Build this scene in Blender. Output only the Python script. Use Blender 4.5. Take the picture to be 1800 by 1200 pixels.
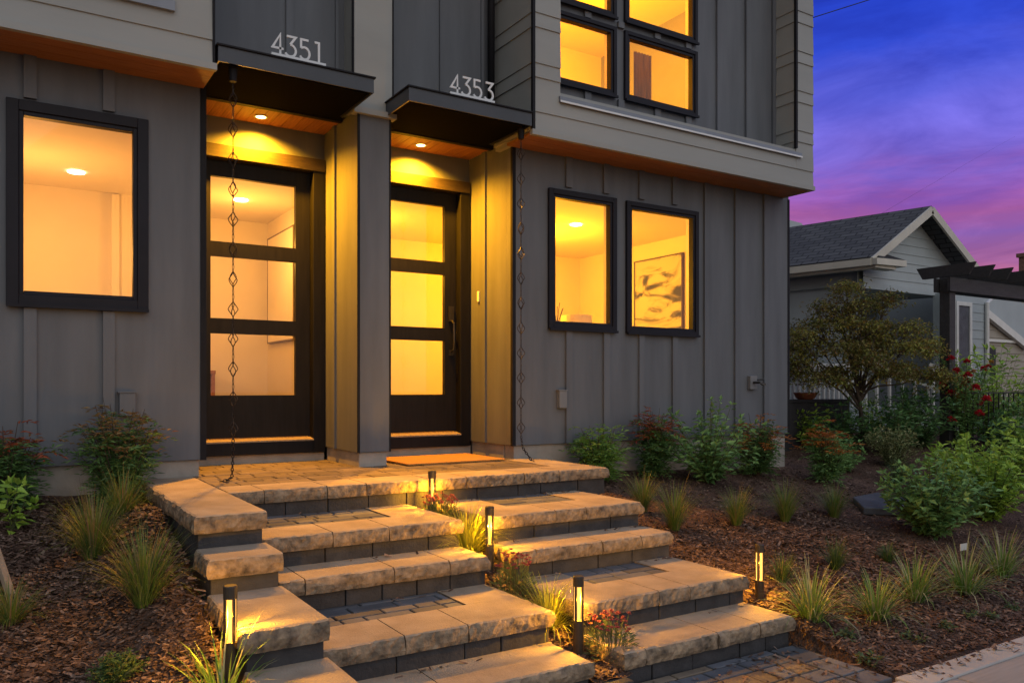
import bpy, bmesh, math, random
from mathutils import Vector, Matrix, noise

S = bpy.context.scene
for o in list(bpy.data.objects):
    bpy.data.objects.remove(o)
R = math.radians
random.seed(7)

# ------------------------------------------------------------------ camera
cam_d = bpy.data.cameras.new("camera")
cam = bpy.data.objects.new("camera", cam_d)
S.collection.objects.link(cam)
cam.location = (0.0, -6.6, 1.565)
cam.rotation_euler = (R(90), 0, R(-32.25))
cam_d.sensor_width = 36
cam_d.lens = 1422 / 1800 * 36
cam_d.shift_y = 82 / 1800
cam_d.clip_end = 2000
S.camera = cam

# ------------------------------------------------------------------ world (dusk sky)
def lin(r, g, b):
    f = lambda c: (c / 255 / 12.92) if c / 255 <= .04045 else ((c / 255 + .055) / 1.055) ** 2.4
    return (f(r), f(g), f(b), 1)

W = bpy.data.worlds.new("World")
S.world = W
W.use_nodes = True
nt = W.node_tree
nt.nodes.clear()
N = nt.nodes.new
L = nt.links.new
wo = N("ShaderNodeOutputWorld")
bg = N("ShaderNodeBackground")
tc = N("ShaderNodeTexCoord")
sep = N("ShaderNodeSeparateXYZ")
L(tc.outputs["Generated"], sep.inputs[0])
# streaky clouds: noise stretched along the horizon
mp = N("ShaderNodeMapping")
mp.inputs["Scale"].default_value = (1.5, 1.5, 7)
mp.inputs["Rotation"].default_value = (R(5), R(-6), 0)
L(tc.outputs["Generated"], mp.inputs[0])
nz = N("ShaderNodeTexNoise")
nz.inputs["Scale"].default_value = 2.2
nz.inputs["Detail"].default_value = 7
nz.inputs["Roughness"].default_value = .56
nz.inputs["Distortion"].default_value = .5
L(mp.outputs[0], nz.inputs["Vector"])
ma = N("ShaderNodeMath"); ma.operation = "MULTIPLY_ADD"
L(nz.outputs["Fac"], ma.inputs[0]); ma.inputs[1].default_value = .10; ma.inputs[2].default_value = -.05
ad = N("ShaderNodeMath"); ad.operation = "ADD"
L(sep.outputs["Z"], ad.inputs[0]); L(ma.outputs[0], ad.inputs[1])
ramp = N("ShaderNodeValToRGB")
el = ramp.color_ramp.elements
stops = [(0.0, lin(190, 80, 120)), (.12, lin(178, 100, 146)), (.145, lin(172, 104, 164)), (.166, lin(156, 104, 184)), (.186, lin(184, 100, 166)),
         (.206, lin(158, 92, 180)), (.235, lin(118, 94, 200)), (.263, lin(112, 100, 216)), (.318, lin(80, 88, 212)), (.37, lin(34, 64, 200)), (.40, lin(20, 56, 192)),
         (.6, lin(16, 44, 150)), (1, lin(20, 44, 130))]
el[0].position = 0; el[0].color = stops[0][1]
el[1].position = 1; el[1].color = stops[-1][1]
for p, c in stops[1:-1]:
    e = el.new(p); e.color = c
L(ad.outputs[0], ramp.inputs[0])
# darker blue-violet cloud streaks
mp2 = N("ShaderNodeMapping"); mp2.inputs["Scale"].default_value = (1.2, 1.2, 5.5); mp2.inputs["Location"].default_value = (3, 1, 2)
mp2.inputs["Rotation"].default_value = (R(9), R(-10), 0)
L(tc.outputs["Generated"], mp2.inputs[0])
nz2 = N("ShaderNodeTexNoise"); nz2.inputs["Scale"].default_value = 3.1; nz2.inputs["Detail"].default_value = 11; nz2.inputs["Distortion"].default_value = .7; nz2.inputs["Roughness"].default_value = .6
L(mp2.outputs[0], nz2.inputs["Vector"])
r2 = N("ShaderNodeValToRGB"); r2.color_ramp.elements[0].position = .36; r2.color_ramp.elements[0].color = (.50, .54, .68, 1)
r2.color_ramp.elements[1].position = .64; r2.color_ramp.elements[1].color = (1.12, 1.16, 1.06, 1)
L(nz2.outputs["Fac"], r2.inputs[0])
mul = N("ShaderNodeMixRGB"); mul.blend_type = "MULTIPLY"; mul.inputs[0].default_value = .8
L(ramp.outputs[0], mul.inputs[1]); L(r2.outputs[0], mul.inputs[2])
# the opposite (street) side of the sky: pale, nearly neutral afterglow
dot = N("ShaderNodeVectorMath"); dot.operation = "DOT_PRODUCT"
L(tc.outputs["Generated"], dot.inputs[0]); dot.inputs[1].default_value = (math.sin(R(52)), math.cos(R(52)), .0)
mr = N("ShaderNodeMapRange"); mr.inputs["From Min"].default_value = .62; mr.inputs["From Max"].default_value = .15
mr.interpolation_type = "SMOOTHSTEP"
L(dot.outputs["Value"], mr.inputs["Value"])
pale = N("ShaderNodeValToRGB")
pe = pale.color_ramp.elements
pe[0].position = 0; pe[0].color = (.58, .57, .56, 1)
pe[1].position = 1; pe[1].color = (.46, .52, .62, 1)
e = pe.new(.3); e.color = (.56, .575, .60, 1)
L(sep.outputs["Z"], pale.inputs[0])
sky = N("ShaderNodeTexSky"); sky.sky_type = "NISHITA"; sky.sun_disc = False
sky.sun_elevation = R(4); sky.sun_rotation = R(200)
# darker towards the left end of the street, and soft cloud variation
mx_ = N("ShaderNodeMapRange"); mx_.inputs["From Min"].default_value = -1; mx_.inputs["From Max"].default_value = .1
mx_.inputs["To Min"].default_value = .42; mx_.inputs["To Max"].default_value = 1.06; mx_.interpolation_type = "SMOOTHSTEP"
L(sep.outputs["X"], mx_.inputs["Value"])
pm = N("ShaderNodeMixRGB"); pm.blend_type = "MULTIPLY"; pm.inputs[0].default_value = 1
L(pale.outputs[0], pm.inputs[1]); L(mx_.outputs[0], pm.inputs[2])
cl = N("ShaderNodeValToRGB"); cl.color_ramp.elements[0].position = .35; cl.color_ramp.elements[0].color = (.62, .66, .74, 1)
cl.color_ramp.elements[1].position = .65; cl.color_ramp.elements[1].color = (1.25, 1.2, 1.15, 1)
L(nz2.outputs["Fac"], cl.inputs[0])
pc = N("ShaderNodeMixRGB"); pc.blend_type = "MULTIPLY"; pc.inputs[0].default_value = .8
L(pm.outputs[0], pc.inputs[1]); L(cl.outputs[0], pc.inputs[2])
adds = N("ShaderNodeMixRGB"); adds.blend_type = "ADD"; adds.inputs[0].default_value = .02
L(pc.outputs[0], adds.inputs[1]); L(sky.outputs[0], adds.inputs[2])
mix = N("ShaderNodeMixRGB")
hs = N("ShaderNodeHueSaturation"); hs.inputs["Saturation"].default_value = .975; hs.inputs["Value"].default_value = 1.0
L(mul.outputs[0], hs.inputs["Color"])
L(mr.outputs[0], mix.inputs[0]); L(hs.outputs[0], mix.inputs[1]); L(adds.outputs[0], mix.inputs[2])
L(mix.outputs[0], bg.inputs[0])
bg.inputs[1].default_value = 1.2
L(bg.outputs[0], wo.inputs[0])

# soft last light from the street side
sun_d = bpy.data.lights.new("sun", "SUN"); sun_d.energy = .35; sun_d.angle = R(50); sun_d.color = (1, .95, .9)
sun = bpy.data.objects.new("sun", sun_d); S.collection.objects.link(sun)
sun.rotation_euler = (R(58), 0, R(-18))

S.view_settings.view_transform = "Standard"
S.view_settings.look = "None"
S.view_settings.exposure = 0
S.view_settings.gamma = 1
S.cycles.use_denoising = True
S.cycles.max_bounces = 8
S.cycles.diffuse_bounces = 3
S.cycles.glossy_bounces = 3
S.cycles.transparent_max_bounces = 12
S.cycles.sample_clamp_indirect = 4

# ------------------------------------------------------------------ materials
M = {}
def mat(name, col, rough=.7, var=.12, scale=6., bump=0., bscale=60., island=0., spec=.4, metal=0., stretch=(1, 1, 1), col2=None, detail=5, trans=0.):
    m = bpy.data.materials.new(name); m.use_nodes = True
    t = m.node_tree; b = t.nodes["Principled BSDF"]; n = t.nodes.new; l = t.links.new
    b.inputs["Roughness"].default_value = rough
    b.inputs["Specular IOR Level"].default_value = spec
    b.inputs["Metallic"].default_value = metal
    co = n("ShaderNodeTexCoord"); mpp = n("ShaderNodeMapping"); mpp.inputs["Scale"].default_value = stretch
    l(co.outputs["Object"], mpp.inputs[0])
    x = n("ShaderNodeTexNoise"); x.inputs["Scale"].default_value = scale; x.inputs["Detail"].default_value = detail; x.inputs["Roughness"].default_value = .6
    l(mpp.outputs[0], x.inputs["Vector"])
    rp = n("ShaderNodeValToRGB")
    c = Vector(col[:3])
    lo = c * (1 - var); hi = c * (1 + var)
    if col2: lo = c; hi = Vector(col2[:3])
    rp.color_ramp.elements[0].position = .3; rp.color_ramp.elements[0].color = (*lo, 1)
    rp.color_ramp.elements[1].position = .7; rp.color_ramp.elements[1].color = (*hi, 1)
    l(x.outputs["Fac"], rp.inputs[0])
    out = rp.outputs[0]
    if island:
        g = n("ShaderNodeNewGeometry"); h = n("ShaderNodeHueSaturation")
        mr_ = n("ShaderNodeMapRange"); mr_.inputs["To Min"].default_value = 1 - island; mr_.inputs["To Max"].default_value = 1 + island
        l(g.outputs["Random Per Island"], mr_.inputs["Value"]); l(mr_.outputs[0], h.inputs["Value"])
        l(out, h.inputs["Color"]); out = h.outputs[0]
    l(out, b.inputs["Base Color"])
    if bump:
        y = n("ShaderNodeTexNoise"); y.inputs["Scale"].default_value = bscale; y.inputs["Detail"].default_value = 6
        l(mpp.outputs[0], y.inputs["Vector"])
        bm_ = n("ShaderNodeBump"); bm_.inputs["Strength"].default_value = bump; bm_.inputs["Distance"].default_value = .01
        l(y.outputs["Fac"], bm_.inputs["Height"]); l(bm_.outputs[0], b.inputs["Normal"])
    if trans:
        tr = n("ShaderNodeBsdfTranslucent"); l(out, tr.inputs["Color"])
        ms = n("ShaderNodeMixShader"); ms.inputs[0].default_value = trans
        l(b.outputs[0], ms.inputs[1]); l(tr.outputs[0], ms.inputs[2]); l(ms.outputs[0], t.nodes["Material Output"].inputs["Surface"])
    M[name] = m
    return m

def leafmat(name, cols, rough=.45, trans=.25):
    """Foliage: colour picked per leaf from a few hues."""
    m = bpy.data.materials.new(name); m.use_nodes = True
    t = m.node_tree; b = t.nodes["Principled BSDF"]; n = t.nodes.new; l = t.links.new
    b.inputs["Roughness"].default_value = rough; b.inputs["Specular IOR Level"].default_value = .3
    g = n("ShaderNodeNewGeometry"); rp = n("ShaderNodeValToRGB")
    k = len(cols)
    rp.color_ramp.elements[0].position = 0; rp.color_ramp.elements[0].color = (*cols[0], 1)
    rp.color_ramp.elements[1].position = 1; rp.color_ramp.elements[1].color = (*cols[-1], 1)
    for i in range(1, k - 1):
        e = rp.color_ramp.elements.new(i / (k - 1)); e.color = (*cols[i], 1)
    l(g.outputs["Random Per Island"], rp.inputs[0]); l(rp.outputs[0], b.inputs["Base Color"])
    tr = n("ShaderNodeBsdfTranslucent"); l(rp.outputs[0], tr.inputs["Color"])
    ms = n("ShaderNodeMixShader"); ms.inputs[0].default_value = trans
    l(b.outputs[0], ms.inputs[1]); l(tr.outputs[0], ms.inputs[2]); l(ms.outputs[0], t.nodes["Material Output"].inputs["Surface"])
    M[name] = m

def emit(name, col, s):
    m = bpy.data.materials.new(name); m.use_nodes = True
    t = m.node_tree; t.nodes.clear()
    o = t.nodes.new("ShaderNodeOutputMaterial"); e = t.nodes.new("ShaderNodeEmission")
    e.inputs[0].default_value = (*col, 1); e.inputs[1].default_value = s
    t.links.new(e.outputs[0], o.inputs[0]); M[name] = m

mat("siding_dark", (.112, .121, .138), .62, .17, 1.6, .10, 160, spec=.3, stretch=(3, 3, .4), detail=9)
mat("siding_lap", (.285, .292, .282), .6, .07, 2., .08, 140, stretch=(.25, 1, 1.5), spec=.3)
mat("black_trim", (.012, .012, .015), .6, .15, 8, .03, 80, spec=.15)
mat("black_metal", (.030, .034, .046), .35, .2, 3, .03, 60, spec=.5)
mat("frame_black", (.012, .012, .018), .5, .15, 5, .03, 90, spec=.18)
mat("door_wood", (.007, .007, .009), .5, .35, 5, .12, 30, stretch=(6, 6, .5), spec=.18)
mat("frame_wood", (.024, .017, .011), .5, .35, 9, .2, 40, stretch=(1, 6, 8))
mat("flashing", (.16, .18, .22), .35, .15, 3, spec=.5)
mat("numeral", (.62, .64, .66), .45, .06, 5)
mat("concrete", (.30, .275, .245), .85, .2, 5, .25, 50)
mat("interior_paint", (.80, .72, .58), .8, .04, 1.2)
mat("interior_trim", (.85, .78, .66), .6, .03, 2)
mat("interior_floor", (.25, .13, .06), .5, .3, 4, stretch=(6, .5, 1))
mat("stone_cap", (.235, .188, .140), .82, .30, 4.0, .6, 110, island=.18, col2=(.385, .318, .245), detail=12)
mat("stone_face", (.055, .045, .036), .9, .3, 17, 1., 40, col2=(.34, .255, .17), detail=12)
mat("block_dark", (.045, .045, .050), .85, .3, 9, .45, 60, island=.25)
mat("paver_grey", (.085, .092, .108), .82, .28, 5, .35, 60, island=.35)
mat("paver_tan", (.150, .118, .086), .82, .22, 5, .35, 60, island=.25)
mat("coir_mat", (.42, .205, .05), .95, .12, 30, .7, 200)
mat("chain_bronze", (.030, .024, .022), .45, .2, 20, metal=.6)
mat("bollard_bronze", (.040, .030, .022), .45, .15, 20, spec=.5)
mat("box_grey", (.16, .165, .175), .5, .1, 8)
mat("bell_white", (.7, .68, .6), .4, .05, 8)
mat("steel_dark", (.05, .048, .045), .35, .2, 10, metal=.7)
mat("sidewalk", (.27, .265, .26), .85, .12, 2.2, .25, 70, stretch=(1, 14, 1))
mat("curb", (.36, .36, .355), .85, .12, 3, .25, 60)
mat("asphalt", (.05, .05, .052), .9, .2, 8, .4, 120)
mat("stake_wood", (.24, .19, .14), .85, .25, 6, .4, 30, stretch=(6, 6, .6))
mat("slate", (.075, .08, .095), .6, .3, 6, .4, 30)
mat("n_wall", (.34, .385, .41), .7, .06, 2, .08, 100)
mat("n_trim", (.50, .48, .42), .6, .08, 4)
mat("n_white", (.62, .62, .60), .6, .08, 6)
mat("far_wall", (.33, .30, .26), .75, .07, 2)
mat("pergola_wood", (.028, .027, .028), .6, .3, 7, .25, 40, stretch=(1, 4, 4))
mat("brick", (.16, .085, .06), .9, .3, 20, .4, 60)
mat("bark", (.06, .045, .035), .9, .35, 18, .6, 40, stretch=(1, 1, .3))
mat("cane", (.07, .085, .03), .7, .3, 10)
mat("iron", (.015, .015, .017), .5, .2, 10)
mat("terracotta", (.28, .10, .05), .8, .15, 6, .2, 60)
mat("planter_dark", (.022, .022, .026), .7, .2, 4, .2, 40)
mat("tag_white", (.55, .55, .52), .5, .03, 5)
mat("room_dark", (.09, .05, .03), .6, .2, 5)
mat("shade_linen", (.75, .62, .42), .8, .04, 40)
mat("vase", (.14, .12, .10), .35, .2, 5)
mat("curtain", (.14, .085, .04), .9, .35, 9, stretch=(3, 3, .3))
mat("sofa", (.20, .12, .06), .9, .2, 9)

# cedar boards
def cedar():
    m = mat("cedar", (.20, .075, .022), .5, .3, 9, .15, 30, stretch=(9, .6, 9), col2=(.38, .155, .05))
cedar()
def cedar_long():
    m = mat("cedar_long", (.20, .075, .022), .5, .3, 9, .15, 30, stretch=(.6, 9, 9), col2=(.36, .15, .05))
cedar_long()

# shingles: courses from a brick texture in object space
def shingles():
    m = bpy.data.materials.new("shingles"); m.use_nodes = True
    t = m.node_tree; b = t.nodes["Principled BSDF"]; n = t.nodes.new; l = t.links.new
    b.inputs["Roughness"].default_value = .9
    uv = n("ShaderNodeUVMap")
    br = n("ShaderNodeTexBrick"); br.inputs["Scale"].default_value = 1
    br.inputs["Brick Width"].default_value = .28; br.inputs["Row Height"].default_value = .13; br.inputs["Mortar Size"].default_value = .012
    br.inputs["Color1"].default_value = (.075, .078, .085, 1); br.inputs["Color2"].default_value = (.045, .047, .053, 1); br.inputs["Mortar"].default_value = (.014, .014, .016, 1)
    l(uv.outputs[0], br.inputs["Vector"]); l(br.outputs["Color"], b.inputs["Base Color"])
    bp = n("ShaderNodeBump"); bp.inputs["Strength"].default_value = .6; bp.inputs["Distance"].default_value = .02; bp.invert = True
    l(br.outputs["Fac"], bp.inputs["Height"]); l(bp.outputs[0], b.inputs["Normal"])
    M["shingles"] = m
shingles()

def mulch():
    m = bpy.data.materials.new("mulch"); m.use_nodes = True
    t = m.node_tree; b = t.nodes["Principled BSDF"]; n = t.nodes.new; l = t.links.new
    b.inputs["Roughness"].default_value = .95; b.inputs["Specular IOR Level"].default_value = .15
    co = n("ShaderNodeTexCoord")
    v = n("ShaderNodeTexVoronoi"); v.inputs["Scale"].default_value = 55
    nx = n("ShaderNodeTexNoise"); nx.inputs["Scale"].default_value = 2.3; nx.inputs["Detail"].default_value = 8
    l(co.outputs["Object"], v.inputs["Vector"]); l(co.outputs["Object"], nx.inputs["Vector"])
    rp = n("ShaderNodeValToRGB"); rp.color_ramp.elements[0].color = (.055, .034, .026, 1); rp.color_ramp.elements[1].color = (.175, .11, .084, 1)
    l(v.outputs["Color"], rp.inputs[0])
    mx = n("ShaderNodeMixRGB"); mx.blend_type = "MULTIPLY"; mx.inputs[0].default_value = .7
    rq = n("ShaderNodeValToRGB"); rq.color_ramp.elements[0].position = .3; rq.color_ramp.elements[0].color = (.5, .5, .5, 1); rq.color_ramp.elements[1].position = .7; rq.color_ramp.elements[1].color = (1.3, 1.25, 1.2, 1)
    l(nx.outputs["Fac"], rq.inputs[0]); l(rp.outputs[0], mx.inputs[1]); l(rq.outputs[0], mx.inputs[2])
    l(mx.outputs[0], b.inputs["Base Color"])
    bp = n("ShaderNodeBump"); bp.inputs["Strength"].default_value = 1; bp.inputs["Distance"].default_value = .02
    l(v.outputs["Distance"], bp.inputs["Height"]); l(bp.outputs[0], b.inputs["Normal"])
    M["mulch"] = m
mulch()
leafmat("chips", [(.045, .026, .019), (.10, .061, .045), (.066, .040, .030), (.16, .10, .075), (.24, .17, .135)], .9, 0)

def glass():
    m = bpy.data.materials.new("window_glass"); m.use_nodes = True
    t = m.node_tree; t.nodes.clear(); n = t.nodes.new; l = t.links.new
    o = n("ShaderNodeOutputMaterial"); tr = n("ShaderNodeBsdfTransparent"); gl = n("ShaderNodeBsdfGlossy")
    gl.inputs["Roughness"].default_value = .0; tr.inputs[0].default_value = (.96, .97, .96, 1)
    fr = n("ShaderNodeFresnel"); fr.inputs["IOR"].default_value = 1.55
    ms = n("ShaderNodeMixShader"); l(fr.outputs[0], ms.inputs[0]); l(tr.outputs[0], ms.inputs[1]); l(gl.outputs[0], ms.inputs[2]); l(ms.outputs[0], o.inputs[0])
    M["window_glass"] = m
glass()

def painting_mat():
    m = bpy.data.materials.new("abstract_canvas"); m.use_nodes = True
    t = m.node_tree; b = t.nodes["Principled BSDF"]; n = t.nodes.new; l = t.links.new
    b.inputs["Roughness"].default_value = .8
    co = n("ShaderNodeTexCoord"); mp_ = n("ShaderNodeMapping"); mp_.inputs["Rotation"].default_value = (R(-40), 0, 0); mp_.inputs["Scale"].default_value = (1, .9, 2.6)
    l(co.outputs["Object"], mp_.inputs[0])
    x = n("ShaderNodeTexNoise"); x.inputs["Scale"].default_value = 1.5; x.inputs["Detail"].default_value = 3; x.inputs["Distortion"].default_value = 1.6
    l(mp_.outputs[0], x.inputs["Vector"])
    rp = n("ShaderNodeValToRGB"); e = rp.color_ramp.elements
    e[0].position = .38; e[0].color = (.05, .05, .05, 1); e[1].position = .56; e[1].color = (.62, .56, .47, 1)
    q = e.new(.45); q.color = (.22, .2, .17, 1); q = e.new(.5); q.color = (.5, .46, .38, 1)
    l(x.outputs["Fac"], rp.inputs[0]); l(rp.outputs[0], b.inputs["Base Color"])
    M["abstract_canvas"] = m
painting_mat()

mat("soffit_black", (.005, .005, .006), .95, .1, 4, spec=.03)
emit("lamp_lens", (1, .62, .22), 14)
emit("ceiling_lens", (1, .80, .50), 12)
emit("bollard_tube", (1, .47, .10), 2.2)

G = lambda *c: c
leafmat("leaf_nandina", [(0.04875, 0.1125, 0.0375), (0.09375, 0.1875, 0.05625), (0.1406, 0.2625, 0.075), (0.0675, 0.15, 0.0525)])
leafmat("leaf_nandina_bright", [(0.1053, 0.2282, 0.03861), (0.1755, 0.3335, 0.06143), (0.2457, 0.3861, 0.0702), (0.08775, 0.193, 0.04388)])
leafmat("leaf_new_red", [(0.2352, 0.0504, 0.0336), (0.3696, 0.0924, 0.0336), (0.1512, 0.0504, 0.0336), (0.168, 0.1008, 0.0336)])
leafmat("leaf_new_orange", [(0.416, 0.13, 0.026), (0.312, 0.104, 0.026), (0.468, 0.208, 0.039), (0.338, 0.065, 0.026)])
leafmat("leaf_new_tan", [(.22, .12, .05), (.26, .17, .06), (.16, .13, .05), (.18, .08, .05)])
leafmat("leaf_broad", [(0.1024, 0.2275, 0.06825), (0.1707, 0.3185, 0.1024), (0.2503, 0.4323, 0.1365), (0.07963, 0.182, 0.06825)])
leafmat("leaf_broad_yellow", [(0.18, 0.3375, 0.045), (0.315, 0.495, 0.0675), (0.4275, 0.585, 0.09), (0.135, 0.27, 0.045)])
leafmat("leaf_dark", [(0.0493, 0.1232, 0.04437), (0.08627, 0.1849, 0.06409), (0.1356, 0.2712, 0.08627)])
leafmat("leaf_variegated", [(0.2282, 0.2633, 0.1053), (0.351, 0.351, 0.158), (0.1404, 0.193, 0.0702), (0.4212, 0.3861, 0.193)])
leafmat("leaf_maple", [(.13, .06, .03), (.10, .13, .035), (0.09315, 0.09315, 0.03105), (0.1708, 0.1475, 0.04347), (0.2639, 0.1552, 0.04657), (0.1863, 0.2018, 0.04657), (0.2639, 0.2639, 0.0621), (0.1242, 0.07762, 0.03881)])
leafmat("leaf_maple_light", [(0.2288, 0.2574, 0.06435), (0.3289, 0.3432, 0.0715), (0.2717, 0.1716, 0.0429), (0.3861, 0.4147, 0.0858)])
leafmat("grass_sedge", [(.05, .115, .02), (.10, .175, .035), (.14, .21, .045), (.19, .20, .07)])
leafmat("grass_dark", [(0.039, 0.091, 0.026), (0.0715, 0.13, 0.0364), (0.104, 0.169, 0.0455)])
leafmat("grass_dry", [(.20, .15, .08), (.26, .20, .11), (.14, .11, .055)])
leafmat("grass_stripe", [(.09, .20, .035), (.14, .26, .05), (.20, .30, .07)])
leafmat("grass_pale", [(.30, .32, .17), (.36, .36, .22), (.22, .27, .11)])
leafmat("grass_gold", [(0.242, 0.286, 0.033), (0.33, 0.33, 0.0495), (0.176, 0.242, 0.033)])
leafmat("leaf_flower", [(0.084, 0.14, 0.063), (0.126, 0.182, 0.084), (0.056, 0.112, 0.049)])
leafmat("petal_pink", [(.26, .05, .075), (.36, .09, .12), (.20, .04, .06), (.30, .14, .14)], .6)
leafmat("petal_red", [(0.375, 0.01125, 0.0225), (0.5625, 0.0225, 0.0375), (0.2625, 0.009375, 0.01875)], .6)
leafmat("petal_yellow", [(.45, .26, .03), (.5, .32, .06), (.42, .2, .05)], .6)
leafmat("petal_peach", [(.5, .30, .16), (.45, .22, .1)], .6)
leafmat("petal_white", [(.42, .44, .36), (.36, .38, .28)], .6)

# ------------------------------------------------------------------ mesh helpers
COL = S.collection
class MB:
    def __init__(s): s.v = []; s.f = []; s.uv = None; s.smooth = False
    def add(s, vs, fs):
        b = len(s.v); s.v += [tuple(p) for p in vs]; s.f += [tuple(i + b for i in q) for q in fs]
    def box(s, x0, x1, y0, y1, z0, z1):
        s.add([(x0, y0, z0), (x1, y0, z0), (x1, y1, z0), (x0, y1, z0), (x0, y0, z1), (x1, y0, z1), (x1, y1, z1), (x0, y1, z1)],
              [(0, 3, 2, 1), (4, 5, 6, 7), (0, 1, 5, 4), (1, 2, 6, 5), (2, 3, 7, 6), (3, 0, 4, 7)])
        return s
    def quad(s, a, b, c, d): s.add([a, b, c, d], [(0, 1, 2, 3)]); return s
    def prism(s, poly, d):
        n = len(poly); d = Vector(d)
        vs = [Vector(p) for p in poly] + [Vector(p) + d for p in poly]
        s.add(vs, [tuple(range(n)), tuple(range(2 * n - 1, n - 1, -1))] + [(i, i + n, (i + 1) % n + n, (i + 1) % n) for i in range(n)])
        return s
    def bar(s, a, b, w, h, up=(0, 0, 1)):
        a = Vector(a); b = Vector(b); d = (b - a).normalized(); u = Vector(up)
        x = d.cross(u)
        if x.length < 1e-4: x = d.cross(Vector((1, 0, 0)))
        x.normalize(); u = x.cross(d).normalized()
        c = [x * w / 2 + u * h / 2, -x * w / 2 + u * h / 2, -x * w / 2 - u * h / 2, x * w / 2 - u * h / 2]
        s.add([a + k for k in c] + [b + k for k in c], [(0, 1, 2, 3), (7, 6, 5, 4), (0, 4, 5, 1), (1, 5, 6, 2), (2, 6, 7, 3), (3, 7, 4, 0)])
        return s
    def tube(s, pts, r, n=6, cap=True, closed=False):
        pts = [Vector(p) for p in pts]; k = len(pts)
        rs = r if isinstance(r, (list, tuple)) else [r] * k
        rings = []; px = None
        for i, p in enumerate(pts):
            if closed: d = pts[(i + 1) % k] - pts[i - 1]
            else: d = pts[min(i + 1, k - 1)] - pts[max(i - 1, 0)]
            d = d.normalized() if d.length > 1e-9 else Vector((0, 0, 1))
            if px is None:
                px = d.cross(Vector((0, 0, 1)))
                if px.length < 1e-3: px = d.cross(Vector((1, 0, 0)))
            px = (px - d * px.dot(d)).normalized(); py = d.cross(px)
            rings.append([p + (px * math.cos(2 * math.pi * j / n) + py * math.sin(2 * math.pi * j / n)) * rs[i] for j in range(n)])
        vs = [q for r_ in rings for q in r_]; fs = []
        for i in range(k if closed else k - 1):
            i2 = (i + 1) % k
            for j in range(n):
                fs.append((i * n + j, i * n + (j + 1) % n, i2 * n + (j + 1) % n, i2 * n + j))
        if cap and not closed:
            fs += [tuple(range(n - 1, -1, -1)), tuple(range((k - 1) * n, k * n))]
        s.add(vs, fs); return s
    def lathe(s, c, prof, n=16, caps=True):
        c = Vector(c); vs = []; fs = []
        for r, z in prof:
            for j in range(n): vs.append(c + Vector((r * math.cos(2 * math.pi * j / n), r * math.sin(2 * math.pi * j / n), z)))
        k = len(prof)
        for i in range(k - 1):
            for j in range(n): fs.append((i * n + j, i * n + (j + 1) % n, (i + 1) * n + (j + 1) % n, (i + 1) * n + j))
        if caps: fs += [tuple(range(n - 1, -1, -1)), tuple(range((k - 1) * n, k * n))]
        s.add(vs, fs); return s
    def leaf(s, p, d, L_, w, up=None, fold=.25):
        d = d.normalized()
        u = up or Vector((random.uniform(-.6, .6), random.uniform(-.6, .6), 1))
        x = d.cross(u)
        if x.length < 1e-3: x = d.cross(Vector((1, .3, 0)))
        x.normalize(); nrm = x.cross(d)
        m = p + d * L_ * .42
        s.add([p, m - x * w / 2 + nrm * w * fold, p + d * L_ - nrm * L_ * .12, m + x * w / 2 + nrm * w * fold], [(0, 1, 2), (0, 2, 3)])
    def blade(s, p, az, ln, lean, w, droop, n=5):
        """grass blade: arcs outwards from p."""
        pts = []; a = math.pi / 2 - lean; q = Vector(p); h = Vector((math.cos(az), math.sin(az), 0)); sd = Vector((-math.sin(az), math.cos(az), 0))
        for i in range(n + 1):
            t = i / n; pts.append((q.copy(), w * (1 - t ** 2) + .0006))
            q = q + (h * math.cos(a) + Vector((0, 0, 1)) * math.sin(a)) * ln / n; a -= droop / n * (.5 + t)
        vs = []; fs = []
        for c, ww in pts: vs += [c - sd * ww / 2, c + sd * ww / 2]
        for i in range(n): fs.append((2 * i, 2 * i + 1, 2 * i + 3, 2 * i + 2))
        s.add(vs, fs)
    def build(s, name, m, parent=None, smooth=False, bevel=0):
        me = bpy.data.meshes.new(name)
        off = Vector((0, 0, 0))
        q = parent
        while q is not None: off += Vector(q.location); q = q.parent
        me.from_pydata([(v[0] - off.x, v[1] - off.y, v[2] - off.z) for v in s.v], [], s.f)
        me.materials.append(M[m])
        if s.uv:
            ul = me.uv_layers.new(name="UVMap")
            for i, lp in enumerate(me.loops): ul.data[i].uv = s.uv(Vector(s.v[lp.vertex_index]))
        if smooth: me.polygons.foreach_set("use_smooth", [True] * len(me.polygons))
        me.update()
        o = bpy.data.objects.new(name, me); COL.objects.link(o)
        if parent: o.parent = parent
        if bevel:
            b = o.modifiers.new("bevel", "BEVEL"); b.width = bevel; b.segments = 2; b.limit_method = "ANGLE"; b.angle_limit = R(40)
        return o

def tag(o, label=None, cat=None, group=None, kind=None):
    if label: o["label"] = label
    if cat: o["category"] = cat
    if group: o["group"] = group
    if kind: o["kind"] = kind
    return o
def thing(name, loc, label, cat, group=None):
    o = bpy.data.objects.new(name, None); COL.objects.link(o); o.location = loc; o.empty_display_size = .1
    return tag(o, label, cat, group)
def copy_tree(o, parent=None):
    c = o.copy(); COL.objects.link(c)
    if parent: c.parent = parent
    for ch in list(o.children): copy_tree(ch, c)
    return c
def light(name, kind, loc, energy, col, parent=None, **kw):
    d = bpy.data.lights.new(name, kind); d.energy = energy; d.color = col
    for k, v in kw.items(): setattr(d, k, v)
    o = bpy.data.objects.new(name, d); COL.objects.link(o)
    off = Vector((0, 0, 0)); q = parent
    while q is not None: off += Vector(q.location); q = q.parent
    o.location = Vector(loc) - off
    if parent: o.parent = parent
    return o
def sm(a, b, x):
    t = min(1, max(0, (x - a) / (b - a))); return t * t * (3 - 2 * t)

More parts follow.
